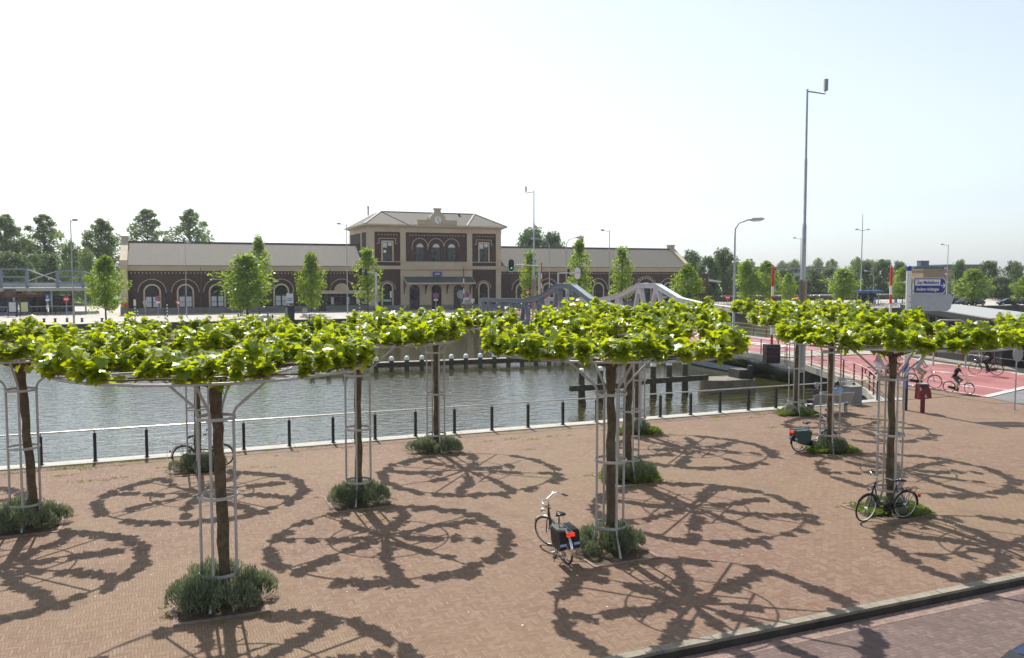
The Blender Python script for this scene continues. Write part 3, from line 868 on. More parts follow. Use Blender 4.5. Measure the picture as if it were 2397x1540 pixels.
# walls
for x0, x1 in ((-.02,36.3),(59.5,98.4)):
    mb = MB(); mb.box(x0, 0, .9, x1, DEP, 6.75); mb.build('wing_wall', M['brick'], ST)
    mb = MB(); mb.box(x0+.003, -.10, 0, x1-.003, DEP-.01, .9); mb.build('plinth', M['plinth'], ST)
    mb = MB(); mb.box(x0+.003, -.14, 6.52, x1-.003, -.003, 6.78); mb.box(x0+.003, -.22, 6.78, x1-.003, -.003, 7.02); mb.box(x0+.003, -.48, 7.02, x1-.003, -.003, 7.26); mb.build('cornice', M['cream'], ST)
    mb = MB(); mb.box(x0+.003, -.60, 7.262, x1-.003, -.02, 7.36); mb.build('gutter', M['lead'], ST)
    mb = MB()
    mb.prism([(-.55,7.36),(DEP/2,11.1),(DEP+.5,7.36),(DEP+.5,7.2),(-.3,7.2)], x0+.01, x1-.01, lambda u, v, a: (a, u, v)); mb.build('roof', M['roof'], ST)
    mb = MB(); mb.beam((x0+.01, DEP/2, 11.1), (x1-.01, DEP/2, 11.1), .35, .22); mb.build('ridge_capping', M['lead'], ST)
    mb = MB(); k = x0+.4
    while k < x1-.3: mb.box(k, -.06, 6.12, k+.17, -.004, 6.27); k += .52
    mb.build('frieze_block', M['cream'], ST)
# end gables with stub chimneys
for x0, x1, cx in ((-1.05,-.03,-.5),(98.42,99.3,99.0)):
    mb = MB()
    mb.prism([(-.75,0),(-.75,8.1),(-.15,8.1),(DEP/2-.7,11.15),(DEP/2-.7,11.75),(DEP/2+.7,11.75),(DEP/2+.7,11.15),(DEP+.15,8.1),(DEP+.75,8.1),(DEP+.75,0)] if x0 < 0 else
             [(-.35,0),(-.35,7.9),(-.1,7.9),(DEP/2-.7,11.2),(DEP/2-.7,11.75),(DEP/2+.7,11.75),(DEP/2+.7,11.2),(DEP+.1,7.9),(DEP+.35,7.9),(DEP+.35,0)], x0, x1, lambda u, v, a: (a, u, v))
    g_ = mb.build('end_gable', M['cream'], ST)
    mb = MB(); mb.box(x0-.12, DEP/2-.82, 11.752, x1+.12, DEP/2+.82, 11.92); mb.build('chimney_cap', M['cream'], g_)
    mb = MB(); mb.box(x0-.06, -.85, 0, x1+.02, -.36, 1.1); mb.build('plinth', M['plinth'], g_)
    mb = MB(); mb.box(x0-.2, -.95, 6.9, x1+.1, -.35, 7.25); mb.build('cornice', M['cream'], g_)
# arched windows of the wings
def arch_window(cx, zs=3.3, r=1.0, ring=2.0, blank=False, dark=False, y=0.0, z0=.95, ringz=None, curtain=True):
    mb = MB(); arch_band(mb, cx, zs if blank else z0-.02, zs, r, r+.24, y-.12, y-.002); fr = mb.build('window', M['cream'], ST)
    mb = MB(); arch_band(mb, cx, (ringz or zs)-.05, (ringz or zs), ring-.09, ring, y-.10, y-.002); mb.build('arch_moulding', M['cream'], fr)
    mb = MB(); arch_band(mb, cx, (ringz or zs)-.05, (ringz or zs), r+.25, ring-.10, y-.03, y-.002); mb.build('brick_arch', M['brickarch'], fr)
    if blank:
        mb = MB(); panel(mb, arch_pts(cx, zs, zs, r-.005), y-.05, y-.002); mb.build('tympanum', M['cream'], fr)
        return
    mb = MB(); panel(mb, arch_pts(cx, z0, zs, r-.005), y-.03, y-.002); mb.build('pane', M['glass'], fr)
    mb = MB(); mb.box(cx-.06, y-.07, z0, cx+.06, y-.031, 2.66); mb.box(cx-r, y-.07, 2.6, cx+r, y-.031, 2.74); mb.box(cx-r, y-.07, z0, cx-r+.1, y-.031, zs); mb.box(cx+r-.1, y-.07, z0, cx+r, y-.031, zs); mb.box(cx-r, y-.068, 1.72, cx+r, y-.031, 1.79)
    mb.build('frame', M['winframe'], fr)
    if curtain:
        for q in (-1, 1):
            mb = MB(); mb.box(min(cx+q*.12, cx+q*(r-.14)), y-.045, z0+.1, max(cx+q*.12, cx+q*(r-.14)), y-.0305, 2.58); mb.build('screen', M['curtain'], fr)
for cx in (3.27,7.95,12.55,17.3,22.2): arch_window(cx)
for cx in (26.95,31.83): arch_window(cx, blank=True)
for cx in (63.95,69.06,74.17,79.27,84.4,89.5,94.55): arch_window(cx, curtain=False)
# shop front under its canopy
mb = MB(); mb.box(25.1,-1.1,2.86,36.9,-.1,3.38); mb.build('shop_canopy', M['cream'], ST)
mb = MB(); mb.box(25.5,-.06,.9,36.5,-.004,2.85); sf = mb.build('shop_window', M['glass'], ST)
mb = MB()
for x in (25.5,27.9,29.4,31.6,33.9,36.3): mb.box(x,-.12,.9,x+.16,-.061,2.85)
mb.box(25.5,-.12,.9,36.5,-.0615,1.0); mb.box(25.5,-.13,2.35,36.5,-.0612,2.45); mb.build('frame', M['winframe'], sf)
for x, wd in ((26.0,.5),(30.0,.5),(32.6,.45),(34.2,.5),(35.6,.55)):
    mb = MB(); mb.box(x,-.10,1.1,x+wd,-.0613,2.3); mb.build('screen', M['curtain'], sf)
mb = MB(); mb.box(28.1,-.14,.05,29.2,-.101,2.3); mb.build('door', M['blackgloss'], sf)
mb = MB()
for x in (26.3,28.4,30.5,33,35.2):
    for k in range(3): mb.box(x+k*.35,-.14,1.15+.1*(k%2),x+k*.35+.28,-.121,1.35+.15*((k+1)%3))
mb.build('shop_display', M['redbin'], sf)

# --- central block
TX0, TX1, TY = 36.15, 59.65, -.6
mb = MB(); mb.box(TX0+.01, TY, .8, TX1-.01, DEP+2.4, 13.9); mb.build('tower_wall', M['brick'], ST)
mb = MB(); mb.box(TX0-.05, TY-.14, 0, TX1+.05, TY-.002, .82); mb.box(TX0-.05, TY, 0, TX0+.009, 13, .82); mb.build('plinth', M['plinth'], ST)
for x0, x1 in ((36.15,37.2),(41.56,42.5),(53.35,54.3),(58.7,59.65)):
    mb = MB(); mb.box(x0, TY-.12, .83, x1, TY-.003, 13.06); mb.build('pilaster', M['cream'], ST)
for yy in (TY+.004, TY+4.6, DEP+1.5):
    mb = MB(); mb.box(TX0-.12, yy, 7.46, TX0+.008, yy+.9, 13.06); mb.build('pilaster', M['cream'], ST)
mb = MB(); mb.box(42.503, TY-.08, .83, 53.347, TY-.004, 6.86); mb.box(41.7, TY-.22, 7.46, 54.2, TY-.122, 8.02); mb.build('centre_facing', M['cream'], ST)
mb = MB(); mb.box(TX0-.35, TY-.38, 6.86, TX1+.35, TY-.005, 7.16); mb.box(TX0-.45, TY-.52, 7.16, TX1+.45, TY-.0055, 7.44)
mb.box(TX0-.2, TY-.3, 8.05, TX1+.2, TY-.123, 8.17)
k = 41.6
while k < 54.2: mb.box(k, TY-.32, 6.68, k+.16, TY-.121, 6.858); k += .38
mb.build('string_course', M['cream'], ST)
mb = MB(); mb.box(TX0-.06, TY-.13, 13.062, TX1+.06, DEP+2.5, 13.85)
mb.box(TX0-.35, TY-.45, 13.852, TX1+.35, DEP+2.8, 14.05); mb.box(TX0-.85, TY-.95, 14.052, TX1+.85, DEP+3.3, 14.3); mb.build('cornice', M['cream'], ST)
mb = MB(); k = TX0+.2
while k < TX1-.3: mb.box(k, TY-.75, 13.86, k+.2, TY-.452, 14.051); k += .5
mb.build('bracket', M['cream'], ST)
mb = MB()
for x0, x1 in ((37.9,41.0),(43.2,52.8),(55.1,58.2)):
    k = x0
    while k < x1: mb.box(k, TY-.06, 12.52, k+.18, TY-.004, 12.66); k += .5
mb.build('frieze_block', M['cream'], ST)
# roof: main hip with two front hips
ez, rz_ = 14.31, 16.75; y0, y1 = TY-.85, DEP+3.2; xm0, xm1 = TX0-.75, TX1+.75
mb = MB(); ym = (y0+y1)/2
mb.add([(xm0,y0,ez),(xm1,y0,ez),(xm1,y1,ez),(xm0,y1,ez),(39.45,4.0,rz_),(56.4,4.0,rz_),(39.45,y1-4.5,rz_),(56.4,y1-4.5,rz_),(42.75,y0,ez),(53.1,y0,ez),(40.2,4.6,rz_-.02),(55.6,4.6,rz_-.02)],
 [(0,8,4),(0,4,6,3),(3,6,7,2),(1,2,7,5),(1,5,9),(8,9,5,4),(4,5,7,6)])
mb.build('tower_roof', M['roof'], ST)
mb = MB()
for p, q in (((39.45,4.0,rz_),(56.4,4.0,rz_)),((xm0,y0,ez),(39.45,4,rz_)),((42.75,y0,ez),(39.45,4,rz_)),((xm1,y0,ez),(56.4,4,rz_)),((53.1,y0,ez),(56.4,4,rz_))):
    mb.beam(p, q, .28, .16)
mb.build('ridge_capping', M['lead'], ST)
mb = MB(); mb.lathe([(.13,16.2),(.13,17.6),(.2,17.62),(.2,17.8)], 8, (37.9,7,0)); mb.build('roof_vent', M['galv'], ST)
mb = MB(); mb.lathe([(.16,15.0),(.16,16.4),(.22,16.42),(.22,16.6)], 8, (53.2,3,0)); mb.build('roof_vent', M['lead'], ST)
# clock gable
gc = 47.92
mb = MB()
pts = [(gc-3.4,14.31),(gc-3.4,15.05)] + [(gc-1.4*math.cos(R(a)), 15.15+1.35*math.sin(R(a))) for a in range(0, 66, 8)] + [(gc-.52,16.6),(gc-.55,16.95),(gc+.55,16.95),(gc+.52,16.6)] + [(gc+1.4*math.cos(R(a)), 15.15+1.35*math.sin(R(a))) for a in range(64, -1, -8)] + [(gc+3.4,15.05),(gc+3.4,14.31)]
panel(mb, pts, TY-.75, TY-.25); gab = mb.build('clock_gable', M['cream'], ST)
mb = MB(); mb.box(gc-.68, TY-.85, 16.952, gc+.68, TY-.15, 17.15); mb.box(gc-3.5, TY-.85, 15.052, gc-1.42, TY-.2, 15.16); mb.box(gc+1.42, TY-.85, 15.052, gc+3.5, TY-.2, 15.16); mb.build('coping', M['cream'], gab)
mb = MB(); mb.prism([(gc-1.2*math.cos(R(a)), 15.1+1.15*math.sin(R(a))) for a in range(0, 181, 15)], TY-.24, TY+3.2, lambda u, v, a: (u, a, v)); mb.build('barrel_roof', M['roof'], gab)
mb = MB(); mb.prism([(gc+.66*math.cos(R(a)), 15.2+.66*math.sin(R(a))) for a in range(0, 360, 12)], TY-.80, TY-.752, lambda u, v, a: (u, a, v)); ck = mb.build('clock_face', M['white'], gab)
mb = MB(); mb.ring((gc, TY-.79, 15.2), .70, .06, 36, 6, (0,1,0)); mb.build('clock_rim', M['cream'], gab)
mb = MB()
def hand(ang, L, wd):
    a = R(ang); d = Vector((math.sin(a), 0, math.cos(a))); mb.beam(Vector((gc, TY-.82, 15.2)) - d*.1, Vector((gc, TY-.82, 15.2)) + d*L, wd, .02, up=(0,1,0))
hand(11, .36, .10); hand(140, .52, .075)
for k in range(12):
    a = R(30*k); d = Vector((math.sin(a), 0, math.cos(a))); c = Vector((gc, TY-.815, 15.2)); mb.beam(c + d*.52, c + d*.62, .05, .014, up=(0,1,0))
mb.build('clock_hand', M['black'], gab)
# upper windows
for cx in (39.37,56.45):
    mb = MB()
    for a, b_, c, d in ((cx-1.03,8.18,cx-.82,11.6),(cx+.82,8.18,cx+1.03,11.6),(cx-.82,11.35,cx+.82,11.6)): mb.box(a, TY-.14, b_, c, TY-.003, d)
    fr = mb.build('window', M['cream'], ST)
    mb = MB(); mb.box(cx-.815, TY-.04, 8.18, cx+.815, TY-.003, 11.345); mb.build('pane', M['glass'], fr)
    mb = MB(); mb.box(cx-.05, TY-.08, 8.2, cx+.05, TY-.041, 11.34); mb.box(cx-.81, TY-.082, 10.3, cx+.81, TY-.0412, 10.42); mb.build('frame', M['winframe'], fr)
    mb = MB(); mb.box(cx-.76, TY-.055, 10.46, cx-.08, TY-.0411, 11.3); mb.box(cx+.08, TY-.055, 10.75, cx+.74, TY-.0411, 11.3); mb.build('screen', M['curtain'], fr)
    mb = MB()
    for a, b_, c, d in ((cx-1.45,11.93,cx+1.45,12.02),(cx-1.45,11.1,cx-1.36,11.93),(cx+1.36,11.1,cx+1.45,11.93),(cx-1.75,11.08,cx-1.45,11.17),(cx+1.45,11.08,cx+1.75,11.17)): mb.box(a, TY-.1, b_, c, TY-.003, d)
    mb.build('label_moulding', M['cream'], fr)
mb = MB(); mb.box(38.72, TY-.056, 9.6, 39.15, TY-.0413, 10.0); mb.build('window_notice', M['white'], ST)
for i, cx in enumerate((44.96,47.8,50.58)):
    mb = MB(); arch_band(mb, cx, 8.2, 10.55, .70, .86, TY-.06, TY-.003); fr = mb.build('window', M['brickarch'], ST)
    mb = MB(); panel(mb, arch_pts(cx, 8.2, 10.55, .695), TY-.03, TY-.003); mb.build('pane', M['glass'], fr)
    mb = MB(); mb.box(cx-.045, TY-.07, 8.2, cx+.045, TY-.031, 10.5); mb.box(cx-.69, TY-.072, 10.45, cx+.69, TY-.0312, 10.57); mb.box(cx-.69, TY-.069, 9.5, cx+.69, TY-.0311, 9.57); mb.build('frame', M['winframe'], fr)
    mb = MB(); panel(mb, [p for p in arch_pts(cx, 10.58, 10.58, .62)], TY-.05, TY-.0313); mb.build('screen', M['curtain'], fr)
    mb = MB(); arch_band(mb, cx, 10.2 if i in (0,) else 10.7, 10.72, 1.32, 1.41, TY-.1, TY-.004); mb.build('arch_moulding', M['cream'], fr)
# ground floor doors and side windows
for cx in (43.95,47.8,51.75):
    mb = MB(); arch_band(mb, cx, .82, 3.4, .88, 1.02, TY-.16, TY-.081); fr = mb.build('doorway', M['cream'], ST)
    mb = MB(); panel(mb, arch_pts(cx, .1, 3.4, .875), TY-.148, TY-.003); mb.build('pane', M['glass'], fr)
    mb = MB(); mb.box(cx-.05, TY-.19, .1, cx+.05, TY-.15, 3.35); mb.box(cx-.87, TY-.192, 2.7, cx+.87, TY-.1505, 2.82); mb.box(cx-.87, TY-.191, .1, cx-.78, TY-.1502, 3.4); mb.box(cx+.78, TY-.191, .1, cx+.87, TY-.1502, 3.4)
    for a in (45, 90, 135): mb.beam((cx, TY-.165, 3.4), (cx+.86*math.cos(R(a)), TY-.165, 3.4+.86*math.sin(R(a))), .05, .03, up=(0,1,0))
    mb.build('frame', M['winframe'], fr)
for cx in (39.3,56.4):
    arch_window(cx, zs=3.7, r=.78, ring=1.4, y=TY, z0=.82, ringz=3.55, curtain=False)
mb = MB(); mb.box(38.6, TY-.075, 1.45, 39.9, TY-.034, 1.85); mb.build('window_notice', paint('pale_green_notice', (.25,.45,.32)), ST)
mb = MB(); mb.box(39.75, TY-.076, 2.1, 40.0, TY-.034, 3.2); mb.build('window_notice', M['white'], ST)
# entrance canopy
mb = MB()
mb.prism([(TY-.121,5.62),(TY-2.2,4.62),(TY-2.2,4.5),(TY-.121,5.45)], 42.1, 54.1, lambda u, v, a: (a, u, v)); can = mb.build('entrance_canopy', M['lead'], ST)
mb = MB(); mb.box(42.0, TY-2.26, 4.36, 54.2, TY-2.2, 4.62); mb.beam((42.05,TY-.125,5.45),(42.05,TY-2.2,4.5), .1, .22); mb.beam((54.15,TY-.125,5.45),(54.15,TY-2.2,4.5), .1, .22); mb.build('fascia', M['cream'], can)
for x in (42.15,45.9,49.7,53.9):
    mb = MB(); mb.tube([(x,TY-.14,2.7),(x,TY-.35,3.6),(x,TY-1.2,4.3),(x,TY-1.9,4.55)], .07, 6); mb.tube([(x,TY-.14,2.7),(x,TY-.16,4.9)], .07, 6); mb.build('canopy_bracket', M['black'], can)
# blue railway sign with its curved double arrow
mb = MB(); mb.box(47.12, TY-.45, 5.72, 48.67, TY-.30, 6.44); sg = mb.build('railway_sign', M['blue'], ST)
mb = MB(); cx, cz, yy = 47.895, 6.08, TY-.463
def ribbon(pts): mb.tube([(cx+u, yy, cz+v) for u, v in pts], .038, 6)
ribbon([(-.40,-.08),(-.30,.10),(-.12,.12),(.0,.02),(.10,-.10),(.26,-.12),(.38,.0),(.47,.02)])
ribbon([(.40,.08),(.30,-.10),(.30,-.10)]); ribbon([(-.47,-.02),(-.38,0),(-.26,-.02)]); ribbon([(-.30,-.13),(-.1,-.14),(-.02,-.06)]); ribbon([(.30,.13),(.1,.14),(.02,.06)])
mb.build('railway_emblem', M['white'], sg)
# lettering around the bicycle store arch
wrd = 'RIJWIELSTALLING'
for i, ch in enumerate(wrd):
    a = R(158 - (158-22)*i/(len(wrd)-1))
    text(ch, .62, M['cream'], ST, (89.5+2.32*math.cos(a), -.05, 3.25+2.32*math.sin(a)), (R(90), 0, 0), bold=.012, depth=.02).rotation_euler = (R(90), -(a-R(90)), 0)
mb = MB(); mb.box(98.0, .4, 0, 98.3, .7, .1); 
# small fittings
for x in (10.2, 30.0, 43.0-2.1, 61.0):
    mb = MB(); mb.tube([(x,-.2,.9),(x,-.2,7.0)], .05, 6); mb.build('downpipe', M['lead'], ST)
mb = MB(); mb.box(-1.0,-1.2,1.25,.0,-.86,1.8); mb.build('post_box', M['red'], ST)
tag(ST)
#=PART3=
# ------------------------------------------------------------------ bicycles
def xf(mb, fn, start=0):
    for i in range(start, len(mb.v)): mb.v[i] = tuple(fn(Vector(mb.v[i])))
def bicycle(label, loc, rz, lean=0.0, steer=0.0, frame='black', fender='black', rim='chrome', step=True, rack=True, bags=None, light=False, scale=1.0, kick=True, saddle_tilt=0.0, crank=0.0, name='bicycle', group=None, basket=False, hub_light=True, spokes=20, grips='rubber'):
    t = thing(name, label, 'bicycle', (loc[0], loc[1], loc[2] if len(loc) > 2 else 0.0), rz, group, scale)
    t.rotation_euler = (lean, 0, rz)
    fm, fe, rm = M[frame], M[fender], M[rim]
    S = Vector((.415,0,.80)); ax = Vector((-.27,0,.963)).normalized()
    rot = Matrix.Rotation(steer, 4, ax)
    def st(p): return S + rot @ (p - S)
    RW = .345
    def wheel(cx, fn, nm):
        mb = MB(); mb.ring((cx,0,RW), .308, .013, 40, 6, (0,1,0))
        for k in range(spokes):
            a = 2*math.pi*k/spokes; a2 = a + (.35 if k % 2 else -.35); s = (-1,1)[k//2 % 2]*.03
            mb.tube([(cx+.02*math.cos(a2), s, RW+.02*math.sin(a2)), (cx+.30*math.cos(a), 0, RW+.30*math.sin(a))], .0017, 3, cap=False)
        mb.tube([(cx,-.05,RW),(cx,.05,RW)], .028 if nm == 'rear_wheel' else .02, 10)
        if fn: xf(mb, fn)
        o = mb.build(nm, rm, t)
        mb = MB(); mb.ring((cx,0,RW), RW-.020, .020, 44, 8, (0,1,0))
        if fn: xf(mb, fn)
        mb.build('tyre', M['rubber'], o)
    wheel(-.55, None, 'rear_wheel'); wheel(.56, st, 'front_wheel')
    # frame
    mb = MB()
    mb.tube([(.365,0,.98),(.455,0,.66)], .021, 10)
    if step:
        mb.tube([(.385,0,.91),(.33,0,.70),(.20,0,.47),(.05,0,.37),(-.13,0,.36)], .014, 8)
        mb.tube([(.43,0,.74),(.36,0,.56),(.22,0,.36),(.06,0,.29),(-.08,0,.28)], .017, 8)
    else:
        mb.tube([(.38,0,.90),(-.22,0,.80)], .016, 8); mb.tube([(.44,0,.72),(-.08,0,.28)], .018, 8)
    mb.tube([(-.08,0,.28),(-.255,0,.86)], .016, 8); mb.tube([(-.09,-.04,.28),(-.07,.04,.28)], .03, 10)
    for s in (-1,1):
        mb.tube([(-.08,s*.03,.28),(-.55,s*.06,RW)], .010, 6); mb.tube([(-.225,s*.015,.76),(-.30,s*.045,.68),(-.55,s*.06,RW)], .009, 6)
    mb.build('frame', fm, t)
    mb = MB()
    for s in (-1,1): mb.tube([(.455,0,.665),(.47,s*.045,.62),(.53,s*.05,.43),(.56,s*.05,RW)], .012, 8)
    xf(mb, st); mb.build('fork', fm, t)
    mb = MB()
    mb.tube([(.37,0,.97),(.335,0,1.08),(.385,0,1.10)], .013, 8)
    for s in (-1,1): mb.tube([(.385,0,1.10),(.385,s*.08,1.11),(.35,s*.20,1.15),(.27,s*.28,1.14),(.17,s*.30,1.10)], .011, 8)
    xf(mb, st); hb = mb.build('handlebar', M['chrome'], t)
    for s in (-1,1):
        mb = MB(); mb.tube([(.18,s*.298,1.105),(.06,s*.31,1.065)], .017, 8); mb.tube([(.24,s*.30,1.09),(.12,s*.32,1.04)], .006, 5)
        xf(mb, st); mb.build('grip', M[grips], hb)
    # saddle and post
    mb = MB()
    prof = [(-.15,.10,.03),(-.10,.115,.045),(-.02,.085,.04),(.06,.04,.035),(.13,.022,.025)]
    for k, ((x0,w0,h0),(x1,w1,h1)) in enumerate(zip(prof, prof[1:])):
        vs = [(x0,-w0,0),(x0,w0,0),(x0,w0*.7,h0),(x0,-w0*.7,h0),(x1,-w1,0),(x1,w1,0),(x1,w1*.7,h1),(x1,-w1*.7,h1)]
        mb.add(vs, [(0,3,2,1),(4,5,6,7),(0,4,7,3),(1,2,6,5),(3,7,6,2),(0,1,5,4)], True)
    rs = Matrix.Rotation(saddle_tilt, 4, 'Y'); xf(mb, lambda p: rs @ p + Vector((-.285,0,.955))); sd = mb.build('saddle', M['blackgloss'], t)
    mb = MB(); mb.tube([(-.25,0,.84),(-.285,0,.96)], .012, 8)
    for s in (-1,1): mb.lathe([(.016,.90),(.016,.955)], 8, (-.37,s*.05,0))
    mb.build('seat_post', M['chrome'], sd)
    # mudguards
    def guard(cx, a0, a1, fn, nm):
        mb = MB(); pts = [(cx+.372*math.cos(R(a)), RW+.372*math.sin(R(a))) for a in range(a0, a1+1, 8)]; n = len(pts)
        vs = []; 
        for x, z in pts:
            d = Vector((x-cx,0,z-RW)).normalized()
            for y, k in ((-.028,-.014),(-.016,0),(.016,0),(.028,-.014)): vs.append((x+d.x*k, y, z+d.z*k))
        fs = []
        for i in range(n-1):
            for k in range(3): fs.append((i*4+k, i*4+k+1, i*4+k+5, i*4+k+4))
        mb.add(vs, fs, True)
        if fn: xf(mb, fn)
        mb.build(nm, fe, t)
    guard(-.55, 5, 190, None, 'rear_mudguard'); guard(.56, 30, 165, st, 'front_mudguard')
    # drive: chain case, crank, pedals
    mb = MB()
    cs = [(-.08+.10*math.cos(R(a)), .28+.10*math.sin(R(a))) for a in range(-90, 91, 20)] + [(-.55+.065*math.cos(R(a)), RW+.065*math.sin(R(a))) for a in range(90, 271, 20)]
    mb.prism(cs, -.075, -.045, lambda u, v, a: (u, a, v)); mb.build('chain_case', M['blackgloss'], t)
    mb = MB()
    for s in (-1,1):
        d = Vector((math.sin(crank), 0, -math.cos(crank)))*s*.17; b0 = Vector((-.08,s*.085,.28)); mb.tube([b0, b0+d], .010, 6); e = b0+d
        mb.box(e.x-.045, min(e.y, e.y+s*.09), e.z-.012, e.x+.045, max(e.y, e.y+s*.09), e.z+.012)
    mb.build('crank', M['chrome'], t)
    if rack:
        mb = MB()
        for y in (-.06,0,.06): mb.tube([(-.33,y,.74),(-.86,y,.745)], .006, 5)
        for x in (-.42,-.62,-.84): mb.tube([(x,-.06,.742),(x,.06,.742)], .006, 5)
        for s in (-1,1):
            for x in (-.6,-.78): mb.tube([(x,s*.062,.74),(-.55,s*.07,RW)], .006, 5)
        mb.tube([(-.33,-.06,.74),(-.25,0,.76)], .006, 5); mb.tube([(-.33,.06,.74),(-.25,0,.76)], .006, 5)
        mb.build('rack', M['chrome'] if frame != 'black' or fender == 'chrome' else M['black'], t)
    if kick:
        mb = MB(); mb.tube([(-.30,.06,.30),(-.36,.22,.012)], .009, 6); mb.tube([(-.30,.06,.30),(-.30,.0,.30)], .012, 6); mb.build('kickstand', M['black'], t)
    if bags:
        for s in (-1,1):
            mb = MB()
            pr = [(-.24,.72),(-.82,.74),(-.80,.40),(-.72,.34),(-.36,.34),(-.28,.42)]
            mb.prism(pr, .075, .075+.14, lambda u, v, a, s=s: (u, s*a*(1 if v < .6 else .96), v)); b_ = mb.build('pannier', M[bags], t)
            mb = MB(); mb.box(-.815, min(s*.078,s*.21), .455, -.806, max(s*.078,s*.21), .505); mb.build('reflective_strip', M['refl'], b_)
            mb = MB(); mb.box(-.80, min(s*.07,s*.2), .745, -.26, max(s*.07,s*.2), .76); mb.build('flap', M[bags], b_)
    else:
        mb = MB(); mb.box(-.955,-.03,.50,-.915,.03,.58); mb.build('rear_reflector', M['red'], t)
    if light:
        mb = MB(); mb.box(-.905,-.085,.665,-.865,.085,.735); mb.build('tail_light', M['lampred'], t)
    if hub_light:
        mb = MB(); mb.lathe([(.02,-.06),(.045,0),(.047,.03),(.04,.045)], 12); rl = Matrix.Rotation(R(90), 4, 'Y'); xf(mb, lambda p: st(rl @ p + Vector((.55,0,.83)))); mb.tube([st(Vector((.55,0,.83))), st(Vector((.44,0,.80)))], .008, 5); mb.build('headlamp', M['chrome'], t)
    return t
M['refl'] = paint('reflective_tape', (.35,.45,.75), .3)
M['bagblack'] = mat('black_bag_cloth', (.02,.02,.022), .55, var=.2, scale=8)
M['baggreen'] = mat('dark_teal_bag', (.03,.075,.075), .35, var=.2, scale=8)
M['brown'] = mat('brown_grip', (.09,.035,.025), .5, var=.1)
M['bikegrey'] = mat('dark_metallic_bike', (.06,.055,.05), .3, .5, var=.1)
M['bikesilver'] = mat('silver_bike', (.45,.46,.48), .3, .6, var=.1)
bicycle('black city bicycle standing with red tail light and black side bags', (.96,16.95), math.atan2(1.06,-.32), lean=R(-5), steer=R(34), frame='bikegrey', fender='chrome', bags='bagblack', light=True, step=True, grips='brown')
bicycle('old dark bicycle behind a bush at the water railing', (-9.38,24.92), math.atan2(.22,1.08), lean=R(4), frame='black', fender='black', saddle_tilt=R(-14), kick=False)
bicycle('dark bicycle with teal side bags at the tree near the bench', (9.98,27.22), math.atan2(.33,.95), lean=R(3), frame='bikesilver', bags='baggreen', light=True, steer=R(-12))
bicycle('black upright bicycle with pale rims leaning on a tree guard', (8.86,19.42), math.atan2(-.33,-1.12), lean=R(-6), frame='black', fender='black', rim='white', kick=False, steer=R(10), crank=R(-35))

